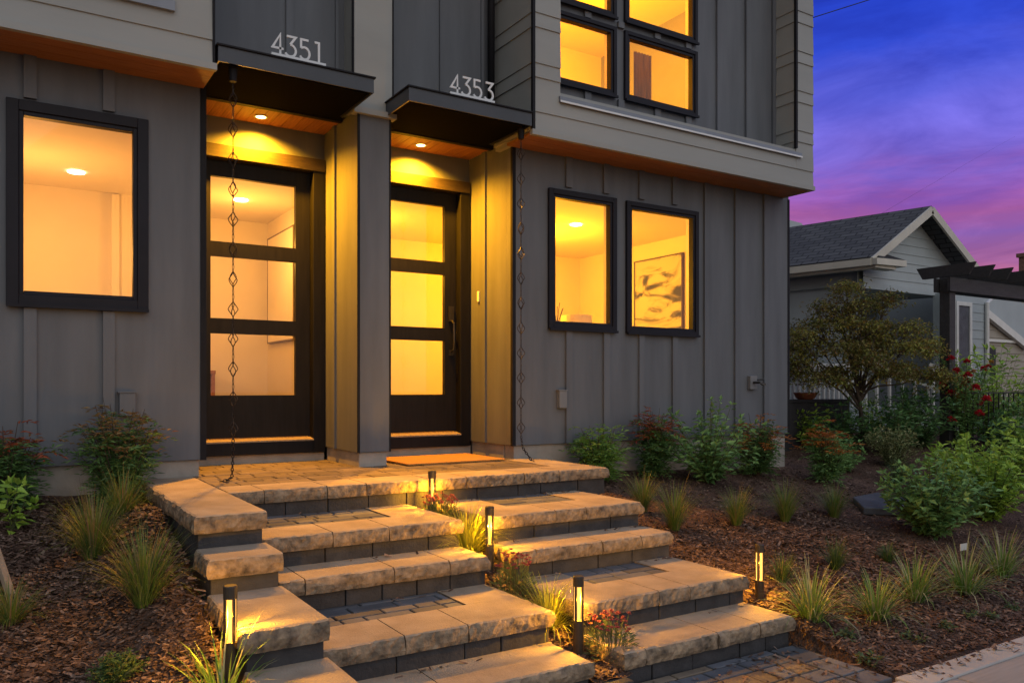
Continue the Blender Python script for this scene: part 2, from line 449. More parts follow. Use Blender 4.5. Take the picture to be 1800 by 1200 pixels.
def wall(mb, x0, x1, z0, z1, y0, y1, holes=()):
    """slab y0..y1 with rectangular through holes (hx0,hx1,hz0,hz1)."""
    xs = sorted({x0, x1} | {h[0] for h in holes} | {h[1] for h in holes}); zs = sorted({z0, z1} | {h[2] for h in holes} | {h[3] for h in holes})
    solid = lambda i, k: 0 <= i < len(xs) - 1 and 0 <= k < len(zs) - 1 and not any(h[0] <= xs[i] < h[1] and h[2] <= zs[k] < h[3] for h in holes)
    for i in range(len(xs) - 1):
        for k in range(len(zs) - 1):
            if not solid(i, k): continue
            a, b, c, d = xs[i], xs[i + 1], zs[k], zs[k + 1]
            mb.quad((a, y0, c), (b, y0, c), (b, y0, d), (a, y0, d)); mb.quad((a, y1, c), (a, y1, d), (b, y1, d), (b, y1, c))
            if not solid(i - 1, k): mb.quad((a, y0, c), (a, y0, d), (a, y1, d), (a, y1, c))
            if not solid(i + 1, k): mb.quad((b, y0, c), (b, y1, c), (b, y1, d), (b, y0, d))
            if not solid(i, k - 1): mb.quad((a, y0, c), (a, y1, c), (b, y1, c), (b, y0, c))
            if not solid(i, k + 1): mb.quad((a, y0, d), (b, y0, d), (b, y1, d), (a, y1, d))
    return mb

# ------------------------------------------------------------------ terrain
def ground(x, y):
    top = .80 - .10 * sm(1, 5, x) - .10 * sm(5, 8.2, x) + .15 * sm(8.6, 11, x)
    if x < .9: top += .0
    if y <= -3.9: return 0.
    if y < 0: return top * ((y + 3.9) / 3.9) + (.24 * sm(.30, .84, x) * sm(-3.75, -2.3, y) * sm(-.2, -1.2, y) if x < .95 else 0)
    return top + .2 * sm(0, 3, y)
def bumpy(x, y):
    z = ground(x, y)
    k = min(1, max(0, (y + 3.95) * 5)) * (1 if -1 < y < 1.2 or y < 0 else .3)
    return z + k * (.022 * noise.noise((x * 3.1, y * 3.1, 0)) + .012 * noise.noise((x * 9, y * 9, 4)))
def on_stairs(x, y):
    return .84 < x < 4.46 and -3.36 < y < 1 and not (2.58 < x < 2.72 and y < -1.1) and not (x > 4.13 and y < -1.17) and not (x < 1.2 and False)
xs = [-300, -60, -20, -8, -4] + [-2 + .07 * i for i in range(int(16 / .07))] + [14.5, 16, 19, 25, 40, 80, 300]
ys = [-300, -60, -20, -9, -6] + [-4.2 + .07 * i for i in range(int(6.2 / .07))] + [2.3, 3, 4, 6, 10, 20, 60, 400]
g = MB()
for yy in ys:
    for xx in xs:
        z = bumpy(xx, yy)
        if yy < -3.97: z = -.02
        if on_stairs(xx, yy): z -= .12
        if 1.2 < xx < 4.10 and yy < -3.22: z = -.06
        if 2.4 < xx < 2.9 and -3.4 < yy < -1.0: z -= .06
        g.v.append((xx, yy, z))
nx_ = len(xs)
for j in range(len(ys) - 1):
    for i in range(nx_ - 1): g.f.append((j * nx_ + i, j * nx_ + i + 1, (j + 1) * nx_ + i + 1, (j + 1) * nx_ + i))
tag(g.build("ground", "mulch", smooth=True), "dark bark mulch slope in front of the house", kind="structure")

# mulch strip between the two flights
def strip_z(y): return .66 + (y + 1.16) * .285 if y > -3.2 else .08
st = MB()
ny = 40; nxx = 6
for j in range(ny + 1):
    y = -1.12 - 2.26 * j / ny
    for i in range(nxx + 1):
        x = 2.54 + .24 * i / nxx
        st.v.append((x, y, strip_z(y) + .02 * noise.noise((x * 14, y * 14, 3))))
for j in range(ny):
    for i in range(nxx): st.f.append((j * (nxx + 1) + i, j * (nxx + 1) + i + 1, (j + 1) * (nxx + 1) + i + 1, (j + 1) * (nxx + 1) + i)[::-1])
tag(st.build("planting_strip", "mulch", smooth=True), "narrow mulch strip between the two flights of steps", kind="structure")

# loose chips
ch = MB()
random.seed(11)
def chip(x, y, z):
    a = random.uniform(0, 6.283); l_ = random.uniform(.008, .026) * (1.8 if random.random() < .06 else 1); w = random.uniform(.004, .009)
    d = Vector((math.cos(a), math.sin(a), random.uniform(-.35, .45))); s_ = Vector((-math.sin(a), math.cos(a), random.uniform(-.6, .6)))
    c = Vector((x, y, z + random.uniform(.001, .010)))
    ch.add([c - d * l_ - s_ * w * .6, c + d * l_ - s_ * w, c + d * l_ * .9 + s_ * w, c - d * l_ * .8 + s_ * w], [(0, 1, 2, 3)])
n = 0
while n < 36000:
    x = random.uniform(-.3, 8.2); y = -3.95 + 3.9 * random.random() ** 1.25
    if random.random() < .35: x = random.uniform(-.1, 1.0); y = random.uniform(-3.6, -.1)
    elif random.random() < .4: x = random.uniform(4.1, 6.6); y = random.uniform(-3.95, -1.6)
    if on_stairs(x, y) or (x < 4.1 and x > .9): continue
    if x < 4.12 and y < -3.3 and x > .9: continue
    chip(x, y, bumpy(x, y)); n += 1
for _ in range(2200):
    x = random.uniform(2.56, 2.74); y = random.uniform(-3.35, -1.16); chip(x, y, strip_z(y) + .01)
for _ in range(2500):
    x = random.uniform(8.3, 12); y = random.uniform(-3, .8); chip(x, y, bumpy(x, y))
for _ in range(260):
    x = random.uniform(2.9, 4.05); y = random.uniform(-4.0, -3.36)
    if x < 3.5 and random.random() < .6: continue
    chip(x, y, .014)
for _ in range(160): chip(random.uniform(4.1, 7), -4.02 - abs(random.gauss(0, .07)), .015)
for k in range(1, 5):
    for _ in range(26): chip(random.choice([random.uniform(2.75, 3.1), random.uniform(3.7, 4.08), random.uniform(1.6, 2.54)]), random.uniform([-1.16, -1.96, -2.30, -2.99][k - 1] - .02, [-1.16, -1.96, -2.30, -2.99][k - 1] + .01) - .02, .885 - .177 * k)
tag(ch.build("mulch_chips", "chips"), "loose dark brown bark chips scattered over the planting beds", "mulch", kind="stuff")

# sidewalk, edging, street
b = MB()
for i in range(-4, 14): b.box(i * 1.52 - .2, i * 1.52 + 1.308, -5.7, -4.19, -.1, .006)
tag(b.build("sidewalk", "sidewalk", bevel=.006), "pale concrete sidewalk", kind="structure")
b = MB(); b.box(4.06, 40, -4.185, -4.02, -.1, .014); b.box(-20, 4.054, -4.185, -4.05, -.1, .008)
tag(b.build("sidewalk_edging", "curb", bevel=.008), "pale concrete edging along the mulch", kind="structure")
b = MB(); b.box(-60, 120, -30, -5.71, -.1, -.004)
tag(b.build("street", "asphalt"), "asphalt street", kind="structure")

# ------------------------------------------------------------------ stone steps
def stone(mb_top, mb_face, x0, x1, y0, y1, z0, z1, seed, rough="f", g=.003):
    """cap stone with split faces. rough: f front(-Y) b back l left r right."""
    x0 += g; x1 -= g
    st_ = .022
    nx = max(3, int((x1 - x0) / st_)); ny = max(3, int((y1 - y0) / st_)); nz = 4
    P = {}
    def vert(i, j, k):
        x = x0 + (x1 - x0) * i / nx; y = y0 + (y1 - y0) * j / ny; z = z0 + (z1 - z0) * k / nz
        dx = dy = dz = 0
        q = Vector((x * 1.0 + seed * 3.7, y, z))
        def amp():
            a = noise.noise(q * 16) * .009 + noise.noise(q * 45) * .009 + noise.noise(q * 5) * .007
            if k == nz: a += .012 + .006 * noise.noise(q * 30)
            elif k == nz - 1: a += .003
            if k == 0: a += .006
            return a
        if "f" in rough and j == 0: dy += amp()
        if "b" in rough and j == ny: dy -= amp()
        if "l" in rough and i == 0: dx += amp()
        if "r" in rough and i == nx: dx -= amp()
        if k == nz:
            dz -= .0015 * abs(noise.noise(q * 20))
            e = 0
            if ("f" in rough and j == 0) or ("r" in rough and i == nx) or ("l" in rough and i == 0): e = .006 + .004 * noise.noise(q * 24)
            dz -= max(0, e)
        return (x + dx, y + dy, z + dz)
    def face(mb, quads):
        idx = {}
        vs = []; fs = []
        for q in quads:
            ids = []
            for t in q:
                if t not in idx: idx[t] = len(vs); vs.append(vert(*t))
                ids.append(idx[t])
            fs.append(tuple(ids))
        mb.add(vs, fs)
    face(mb_top, [((i, j, nz), (i + 1, j, nz), (i + 1, j + 1, nz), (i, j + 1, nz)) for i in range(nx) for j in range(ny)])
    sd = [((i, 0, k), (i + 1, 0, k), (i + 1, 0, k + 1), (i, 0, k + 1)) for i in range(nx) for k in range(nz)]
    sd += [((i + 1, ny, k), (i, ny, k), (i, ny, k + 1), (i + 1, ny, k + 1)) for i in range(nx) for k in range(nz)]
    sd += [((nx, j, k), (nx, j + 1, k), (nx, j + 1, k + 1), (nx, j, k + 1)) for j in range(ny) for k in range(nz)]
    sd += [((0, j + 1, k), (0, j, k), (0, j, k + 1), (0, j + 1, k + 1)) for j in range(ny) for k in range(nz)]
    sd += [((0, 0, 0), (0, ny, 0), (nx, ny, 0), (nx, 0, 0))]
    face(mb_face, sd)

seedc = [0]
def cap(parent, x0, x1, y0, y1, ztop, rough="f", th=.088):
    seedc[0] += 1
    t = MB(); f = MB()
    stone(t, f, x0, x1, y0, y1, ztop - th, ztop, seedc[0], rough)
    k = len(t.v); nf = len(t.f)
    t.add(f.v, f.f)
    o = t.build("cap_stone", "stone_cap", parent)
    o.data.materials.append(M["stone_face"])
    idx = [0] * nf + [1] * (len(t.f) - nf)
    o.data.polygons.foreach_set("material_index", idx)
    return o

def riser(parent, x0, x1, y0, y1, z0, z1, side=None):
    """course of dark blocks with open joints; one block = one part."""
    x = x0; rnd = random.Random(int(x0 * 100 + z0 * 1000))
    while x < x1 - .02:
        w = rnd.choice([.22, .3, .38]); xe = min(x1, x + w)
        if x1 - xe < .1: xe = x1
        b = MB(); j = rnd.uniform(-.003, .003)
        b.box(x + .003, xe - .003, y0 + j, y1, z0, z1)
        b.build("riser_block", "block_dark", parent, bevel=.005); x = xe

def pavers(parent, x0, x1, y0, y1, z, m="paver_grey", seed=1, row=.115, name="paver_infill"):
    b = MB(); rnd = random.Random(seed); y = y0; gp = .006
    while y < y1 - .02:
        ye = min(y1, y + row * rnd.choice([.8, 1, 1.25]))
        if y1 - ye < .05: ye = y1
        x = x0 - rnd.uniform(0, .1)
        while x < x1 - .01:
            xe = x + rnd.choice([.13, .2, .27])
            a, c = max(x, x0), min(xe, x1)
            if x1 - c < .05: c = x1; xe = x1
            if c - a > .02:
                zz = z + rnd.uniform(-.002, .002); e = .004
                A = [(a + gp, y + gp), (c - gp, y + gp), (c - gp, ye - gp), (a + gp, ye - gp)]
                B = [(a + gp + e, y + gp + e), (c - gp - e, y + gp + e), (c - gp - e, ye - gp - e), (a + gp + e, ye - gp - e)]
                b.add([(p[0], p[1], z - .05) for p in A] + [(p[0], p[1], zz - .004) for p in A] + [(p[0], p[1], zz) for p in B],
                      [(0, 1, 5, 4), (1, 2, 6, 5), (2, 3, 7, 6), (3, 0, 4, 7), (4, 5, 9, 8), (5, 6, 10, 9), (6, 7, 11, 10), (7, 4, 8, 11), (8, 9, 10, 11)])
            x = xe
        y = ye
    return b.build(name, m, parent)

Z = [.885 - .177 * k for k in range(6)]
YF = [-1.158, -1.962, -2.298, -2.987, -3.345]
OV = .028; TH = .088

# landing
land = thing("stone_landing", (2.85, -.5, 0), "wide stone landing with tan paver floor under the two front doors", "landing")
ed = [1.25, 1.483, 1.918, 2.208, 2.72, 3.025, 3.553, 3.9]
for a, c in zip(ed[:-1], ed[1:]): cap(land, a, c, YF[0], YF[0] + .36, Z[0])
cap(land, 3.9, 4.425, YF[0], YF[0] + .36, Z[0], "fr")
cap(land, 4.06, 4.425, YF[0] + .36, -.06, Z[0], "r")
riser(land, 1.25, 4.395, YF[0] + OV, YF[0] + .16, Z[1] - .05, Z[0] - TH)
b = MB(); b.box(4.27, 4.395, YF[0] + .165, -.06, .3, Z[0] - TH); b.build("side_block", "block_dark", land)
pavers(land, 1.25, 4.055, YF[0] + .363, .85, Z[0] - .001, "paver_tan", 5, .16, "paver_floor")
b = MB(); b.box(1.27, 4.26, YF[0] + .17, .86, .3, Z[0] - .053); b.build("sand_bed", "mulch", land)

def flight(name, label, x0, x1, joints, side):
    t = thing(name, (x0, -2.2, 0), label, "steps", "flights of stone steps")
    for k in range(1, 5):
        back = YF[k - 1] + OV - .002; front = YF[k]; z = Z[k]; wide = (back - front) > .5
        js = [x0] + joints[k] + [x1]
        d = .36 if wide else back - front
        for i in range(len(js) - 1):
            last = i == len(js) - 2; first = i == 0
            rf = "f" + ("r" if last else "") + ("l" if first and side == "r" else "")
            cap(t, js[i], js[i + 1], front, front + d, z, rf)
        if wide:
            wR = .36
            pl = x0
            if side == "r":
                cap(t, x0, x0 + wR, front + d, back, z, "l"); pl = x0 + wR
            cap(t, x1 - wR, x1, front + d, back, z, "r")
            pavers(t, pl, x1 - wR, front + d + .002, back, z - .004, "paver_grey", k * 7 + int(x0))
        riser(t, x0, x1 - .022, front + OV, front + .16, max(Z[k + 1] - .05, -.05), z - TH)
        b = MB(); b.box(x0 + .01, x1 - .03, front + .165, back + .1, max(Z[k + 1] - .2, -.05), z - TH - .004)
        b.build("core", "block_dark", t)
    return t
flight("stone_stair", "left flight of tan stone steps, between the stepped side wall and the mulch strip", 1.25, 2.56,
       {1: [1.67, 2.03], 2: [1.392, 1.916, 2.275], 3: [1.669, 2.022], 4: [1.739]}, "l")
flight("stone_stair", "right flight of tan stone steps, ending beside the grey paver path", 2.745, 4.10,
       {1: [3.295, 3.566], 2: [2.904, 3.443, 3.793], 3: [3.324, 3.571], 4: [2.905, 3.443, 3.794]}, "r")

# stepped cheek wall
ck = thing("stepped_wall", (1.04, -2.2, 0), "stepped stone side wall descending along the left flight beside the mulch bed", "garden wall")
for i, (ya, yb) in enumerate([(-2.09, -.03), (-2.403, -2.06), (-3.105, -2.37), (-3.78, -3.07)]):
    z = Z[i]
    cap(ck, .855, 1.245, ya, yb - (.0 if i == 0 else 0), z, "fl", .095)
    bb = MB(); bb.box(.885, 1.225, ya + .03, yb, max(z - .45, -.05), z - .095); bb.build("wall_block", "block_dark", ck, bevel=.005)

# paver path
b = MB()
pth = pavers(None, 1.3, 3.84, -3.99, -3.34, 0.012, "paver_grey", 31, .17, "paver_path")
pth.data.materials.append(M["paver_tan"])
rnd = random.Random(3)
idx = []; cur = 0
for i in range(len(pth.data.polygons)):
    if i % 9 == 0: cur = 1 if rnd.random() < .5 else 0
    idx.append(cur)
pth.data.polygons.foreach_set("material_index", idx)
tag(pth, "tan and blue-grey paver path at the foot of the steps", kind="structure")
bd = pavers(None, 3.845, 4.05, -4.02, -3.36, .014, "paver_grey", 8, .2, "path_border")
tag(bd, "dark paver border of the path", kind="structure")
b = MB(); b.box(1.3, 4.05, -4.04, -3.3, -.1, -.02); tag(b.build("path_base", "mulch"), "sand under the path", kind="structure")
b = MB(); b.box(2.57, 2.735, -3.44, -3.36, -.02, .075)
tag(b.build("edging_block", "block_dark", bevel=.01), "dark block closing the foot of the mulch strip between the flights", "edging block")

# ------------------------------------------------------------------ the townhouse
H = thing("townhouse", (4, 0, 0), "dark grey two-storey townhouse with clapboard bays and two lit front doors", "house")
XL, P0, P1, XR, XC = 1.326, 2.596, 2.894, 4.174, 8.186
SB = 1.012; ST = 3.97; BZ = 3.895; BY = -.452; TOP = 7.2
LW = (.075, .885, 2.185, 3.53)
WB = (4.635, 5.42, 2.205, 3.525)
WC = (5.63, 6.61, 2.195, 3.525)

b = MB(); wall(b, -5, XL, SB, ST, 0, .12, [LW]); b.build("wall", "siding_dark", H)
b = MB(); wall(b, XR, XC, SB, ST, 0, .12, [WB, WC])
b.box(XC - .12, XC, .122, 5, SB, TOP); b.build("wall", "siding_dark", H)
# recess side walls and pillar
b = MB(); b.box(XL - .12, XL, .122, .86, SB, ST); b.build("wall", "siding_dark", H)
b = MB(); b.box(XR, XR + .12, .122, .86, SB, ST); b.build("wall", "siding_dark", H)
b = MB(); b.box(P0, P1, 0, .86, SB, ST); b.build("pillar", "siding_dark", H)
# door walls
D1 = (1.40, 2.505, .96, 3.64); D2 = (2.965, 4.075, .96, 3.64)
b = MB(); wall(b, XL + .001, P0 - .001, .97, ST, .86, .98, [D1]); b.build("wall", "siding_dark", H)
b = MB(); wall(b, P1 + .001, XR - .001, .97, ST, .86, .98, [D2]); b.build("wall", "siding_dark", H)
# battens
def batten(mb, x, z0, z1, y=0., w=.072, t=.028): mb.box(x, x + w, y - t, y + .001, z0, z1)
def cut(mb, x, z0, z1, wins, y=0., w=.078):
    segs = [(z0, z1)]
    for (a, c, e, f) in wins:
        if x + w > a and x < c:
            ns = []
            for s0, s1 in segs:
                if e > s0: ns.append((s0, min(s1, e)))
                if f < s1: ns.append((max(s0, f), s1))
            segs = [q for q in ns if q[1] - q[0] > .02]
    for s0, s1 in segs:
        q = MB(); batten(q, x, s0, s1, y, w); q.build("batten", "siding_dark", H)
fw = .085
for wins, xs_, nm in (([(LW[0] - fw * .6, LW[1] + fw * .6, LW[2] - .06, LW[3] + .06)], [-1.86, -1.365, -.87, -.37, .13, .625], 0),
                      ([(w[0] - .06, w[1] + .06, w[2] - .06, w[3] + .06) for w in (WB, WC)], [4.794, 5.275, 5.757, 6.239, 6.727, 7.222, 7.718], 1)):
    for x in xs_:
        cut(None, x, SB, ST, wins)
mb = MB(); mb.box(P0 - .02, P0, .53, .60, SB, ST); mb.build("batten", "siding_dark", H)
mb = MB(); mb.box(XR - .02, XR, .50, .57, SB, ST); mb.build("batten", "siding_dark", H)
# black corner trims
for x, w in ((XL, .0), (P0, 0), (P1, 0), (XR, 0)):
    mb = MB(); mb.box(x - .022, x + .022, -.008, .03, SB - .005, ST - .01) if x in (XL,) else None
    if x == P0: mb.box(x - .006, x + .016, -.006, .006, SB - .005, ST - .02)
    if x == P1: mb.box(x - .008, x + .007, -.005, .05, SB - .005, ST - .02)
    if x == XR: mb.box(x - .008, x + .03, -.006, .03, SB - .005, ST - .02)
    mb.build("corner_trim", "black_trim", H)
mb = MB(); mb.box(XC - .018, XC + .012, -.008, .05, SB, 3.88); mb.build("corner_trim", "black_trim", H)
# foundation
b = MB(); b.box(-5, XL - .025, .03, .2, .2, SB - .003); b.box(XR + .03, XC - .03, .03, .2, .2, SB - .003)
b.box(XC - .2, XC - .03, .2, 5, .2, SB - .003)
b.box(P0 + .02, P1 - .02, .025, .85, .3, SB - .003)
b.box(XL - .02, P0 - .005, .845, .98, .3, .968); b.box(P1 + .005, XR + .01, .845, .98, .3, .968)
b.box(XR + .025, XR + .15, .21, .86, .3, SB - .003); b.box(XL - .15, XL - .025, .21, .86, .3, SB - .003)
b.build("foundation", "concrete", H, bevel=.006)

# recess ceilings (cedar boards running front to back)
def boards(x0, x1, y0, y1, z, w, along="y", th=.02):
    mb = MB(); g_ = .0025
    if along == "y":
        n_ = max(1, round((x1 - x0) / w))
        for i in range(n_):
            a = x0 + (x1 - x0) * i / n_; c = x0 + (x1 - x0) * (i + 1) / n_
            mb.box(a + g_, c - g_, y0, y1, z, z + th)
    else:
        n_ = max(1, round((y1 - y0) / w))
        for i in range(n_):
            a = y0 + (y1 - y0) * i / n_; c = y0 + (y1 - y0) * (i + 1) / n_
            mb.box(x0, x1, a + g_, c - g_, z, z + th)
    mb.box(x0, x1, y0, y1, z + th + .001, z + th + .006)
    return mb
HY = .40
for x0, x1 in ((XL, P0), (P1, XR)):
    boards(x0, x1, HY + .03, .86, ST, .105).build("cedar_ceiling", "cedar", H)
    mb = MB(); mb.box(x0 + .001, x1 - .001, HY - .03, HY + .028, ST - .012, ST + .1); mb.build("header_beam", "black_trim", H)
    mb = MB(); mb.box(x0 - .12, x1 + .12, .237, 1.0, ST + .101, ST + .2); mb.build("ceiling_deck", "black_trim", H)

# upper central wall (set back) with pilaster
UY = .237
b = MB(); b.box(1.19, 4.21, UY, UY + .1, ST + .02, TOP); b.build("wall", "siding_dark", H)
for x, w in ((1.40, .10), (2.04, .065), (2.475, .03), (3.02, .05), (3.50, .02), (3.95, .03)):
    mb = MB(); mb.box(x, x + w, UY - .02, UY + .001, ST + .1, TOP); mb.build("batten", "siding_dark", H)
b = MB(); b.box(P0 - .035, P1 + .02, .0, UY - .001, ST + .006, TOP); b.build("pilaster", "siding_lap", H)
mb = MB(); mb.box(P0 - .05, P1 + .045, -.045, .05, 3.925, ST + .004); mb.build("drip_trim", "siding_lap", H)
mb = MB(); mb.box(P0 - .05, P0 - .035, -.004, .02, ST + .01, TOP); mb.box(P1 + .02, P1 + .035, -.004, .02, ST + .01, TOP); mb.build("corner_trim", "black_trim", H)
for x in (4.02,):
    mb = MB(); mb.tube([(x, .15, 4.07), (x, .15, TOP)], .035, 10); mb.build("downspout", "black_trim", H, smooth=True)

# clapboard bays
lap_lines = [3.93, 4.10, 4.417, 4.548, 4.877, 5.010, 5.337, 5.47, 5.80, 5.935, 6.26, 6.395, 6.73, 6.86, TOP]
def laps(mb, a, c, axis, at, out, holes=()):
    """lap boards between a..c; axis 'x' (face at y=at, outward out=-1) or 'y' (face at x=at)."""
    for z0, z1 in zip(lap_lines[:-1], lap_lines[1:]):
        spans = [(a, c)]
        for (ha, hc, hz0, hz1) in holes:
            if z0 >= hz0 - .02 and z1 <= hz1 + .3: spans = [(s0, s1) for s in spans for (s0, s1) in ((s[0], min(s[1], ha)), (max(s[0], hc), s[1])) if s1 - s0 > .01]
        for s0, s1 in spans:
            t0, t1 = .016, .004
            if axis == "x": prof = [(0, at, z0), (0, at + out * t0, z0), (0, at + out * t1, z1 + .012), (0, at, z1 + .012)]; pr = [(s0, p[1], p[2]) for p in prof]; d = (s1 - s0, 0, 0)
            else: prof = [(at, z0), (at + out * t0, z0), (at + out * t1, z1 + .012), (at, z1 + .012)]; pr = [(p[0], s0, p[1]) for p in prof]; d = (0, s1 - s0, 0)
            mb.prism(pr, d)
BL, BR = 4.105, 8.075
IX0, IX1, IZ0, IZ1 = 4.42, 7.765, 4.325, 6.9
IY = -.143
yf = BY + .016
# right bay carcass
b = MB(); wall(b, BL + .016, BR - .016, BZ, TOP, yf, yf + .1, [(IX0, IX1, IZ0, IZ1)])
b.box(BL + .016, BL + .11, yf + .1, UY, BZ, TOP); b.box(BR - .11, BR - .016, yf + .1, 4, BZ, TOP)
b.build("bay_wall", "siding_lap", H)
b = MB()
laps(b, BL + .02, IX0 - .001, "x", yf, -1); laps(b, IX1 + .001, BR - .004, "x", yf, -1)
lz = [q for q in lap_lines]
for z0, z1 in ((3.93, 4.10), (4.10, 4.24)):
    b.prism([(IX0 - .001, yf, z0), (IX0 - .001, yf - .016, z0), (IX0 - .001, yf - .004, z1 + .012), (IX0 - .001, yf, z1 + .012)], (IX1 - IX0 + .002, 0, 0))
b.build("clapboard", "siding_lap", H)
b = MB(); laps(b, yf + .004, UY, "y", BL + .016, -1); b.build("clapboard", "siding_lap", H)
b = MB(); laps(b, yf + .004, 4, "y", BR - .016, 1); b.build("clapboard", "siding_lap", H)
mb = MB(); mb.box(BL - .006, BL + .022, yf - .024, yf + .006, 3.915, TOP); mb.build("corner_trim", "black_trim", H)
mb = MB(); mb.box(BL - .01, BR + .012, yf - .026, yf + .02, BZ - .012, 3.932); mb.box(BR - .02, BR + .012, yf + .021, 4, BZ - .012, 3.932); mb.build("skirt_trim", "siding_lap", H)
boards(BL - .0, BR - .003, yf + .021, 0, BZ - .006, .12, "x").build("cedar_soffit", "cedar_long", H)
# inset of the right bay: window wall, side returns, sill flashing
UW = [(4.50, 5.285, 4.575, 5.215), (5.475, 6.43, 4.575, 5.215), (4.50, 5.285, 5.375, 6.5), (5.475, 6.43, 5.375, 6.5)]
b = MB(); wall(b, IX0 - .05, IX1 + .05, IZ0 - .05, IZ1, IY, IY + .1, UW); b.build("inset_wall", "siding_dark", H)
ux = [4.45, 4.92, 5.35, 5.85, 6.30, 6.776, 7.246, 7.70]
for x in ux:
    cut(None, x, IZ0, IZ1, [(w[0] - .05, w[1] + .05, w[2] - .05, w[3] + .05) for w in UW], IY)
b = MB(); laps(b, yf + .004, IY, "y", IX1 + .0, -1); b.build("clapboard", "siding_lap", H)
mb = MB(); mb.box(IX0 - .02, IX0, yf + .1, IY, IZ0, IZ1); mb.build("inset_return", "siding_dark", H)
mb = MB(); mb.box(IX1 - .018, IX1 + .014, yf - .024, yf + .006, IZ0 + .01, TOP); mb.build("corner_trim", "black_trim", H)
mb = MB(); mb.prism([(IX0 - .02, yf - .035, 4.235), (IX0 - .02, yf - .03, 4.285), (IX0 - .02, IY, 4.345), (IX0 - .02, IY, 4.235)], (IX1 - IX0 + .10, 0, 0)); mb.build("sill_flashing", "flashing", H)
mb = MB(); mb.box(IX0 - .02, IX1 + .08, yf - .040, yf - .0355, 4.228, 4.246); mb.build("flashing_lip", "numeral", H)
# left bay
b = MB(); b.box(-5, 1.29, yf, 0, BZ, TOP); b.build("bay_wall", "siding_lap", H)
b = MB(); b.box(1.19, 1.29, 0.001, UY, ST, TOP); b.build("bay_wall", "siding_lap", H)
b = MB(); laps(b, -5, 1.302, "x", yf, -1); b.build("clapboard", "siding_lap", H)
mb = MB(); mb.box(-5, 1.33, yf - .026, yf + .02, BZ - .012, 3.932); mb.build("skirt_trim", "siding_lap", H)
mb = MB(); mb.box(1.30, 1.318, yf - .02, UY, 3.935, TOP); mb.build("corner_trim", "black_trim", H)
boards(-5, 1.325, yf + .021, 0, BZ - .006, .12, "x").build("cedar_soffit", "cedar_long", H)
mb = MB(); mb.box(-2, 1.04, yf - .045, yf - .005, 4.235, 4.33); mb.build("sill_flashing", "flashing", H)
mb = MB(); mb.box(-2, 1.03, yf - .03, yf + .0, 4.335, 5.4); mb.build("inset_wall", "siding_dark", H)
# roof slab
b = MB(); b.box(-5.2, BR + .2, -.7, 6, TOP, TOP + .25); b.build("roof", "black_trim", H)
b = MB(); b.box(-5, XC - .13, 4.9, 5, .9, TOP); b.build("wall", "siding_dark", H)

# windows
def window(x0, x1, z0, z1, y, f=.075, proud=.035, name="window", inset=.035):
    """black frame round an opening, with sash and pane."""
    mb = MB()
    for (a, c, d, e) in ((x0 - f, x0, z0 - f, z1 + f), (x1, x1 + f, z0 - f, z1 + f), (x0, x1, z0 - f, z0), (x0, x1, z1, z1 + f)):
        mb.box(a, c, y - proud, y - .001, d, e)
    o = mb.build(name, "frame_black", H, bevel=.004)
    k = .03; s_ = MB()
    for (a, c, d, e) in ((x0, x0 + k, z0, z1), (x1 - k, x1, z0, z1), (x0 + k, x1 - k, z0, z0 + k), (x0 + k, x1 - k, z1 - k, z1)):
        s_.box(a + .0005, c - .0005, y - proud + .014, y + .05, d + .0005, e - .0005)
    s_.build("sash", "frame_black", o, bevel=.003)
    mb = MB(); mb.box(x0 - f, x1 + f, y - proud - .022, y - proud + .001, z0 - f - .012, z0 - f + .012); mb.build("window_sill", "frame_black", o)
    p = MB(); p.quad((x0 + k, y + .012, z0 + k), (x1 - k, y + .012, z0 + k), (x1 - k, y + .012, z1 - k), (x0 + k, y + .012, z1 - k))
    p.build("pane", "window_glass", o)
    # painted interior casing
    c_ = MB()
    for (a, c, d, e) in ((x0 - .01, x0 + .004, z0, z1), (x1 - .004, x1 + .01, z0, z1)):
        c_.box(a, c, y + .052, y + .118, d, e)
    c_.build("inner_jamb", "interior_trim", o)
    return o
window(LW[0] + .025, LW[1] - .03, LW[2] + .03, LW[3] - .035, 0, f=.075)
window(WB[0], WB[1] - .03, WB[2], WB[3] - .03, 0, f=.055)
window(WC[0], WC[1] - .03, WC[2], WC[3] - .03, 0, f=.05)
for w in UW: window(w[0], w[1], w[2], w[3], IY, f=.04)

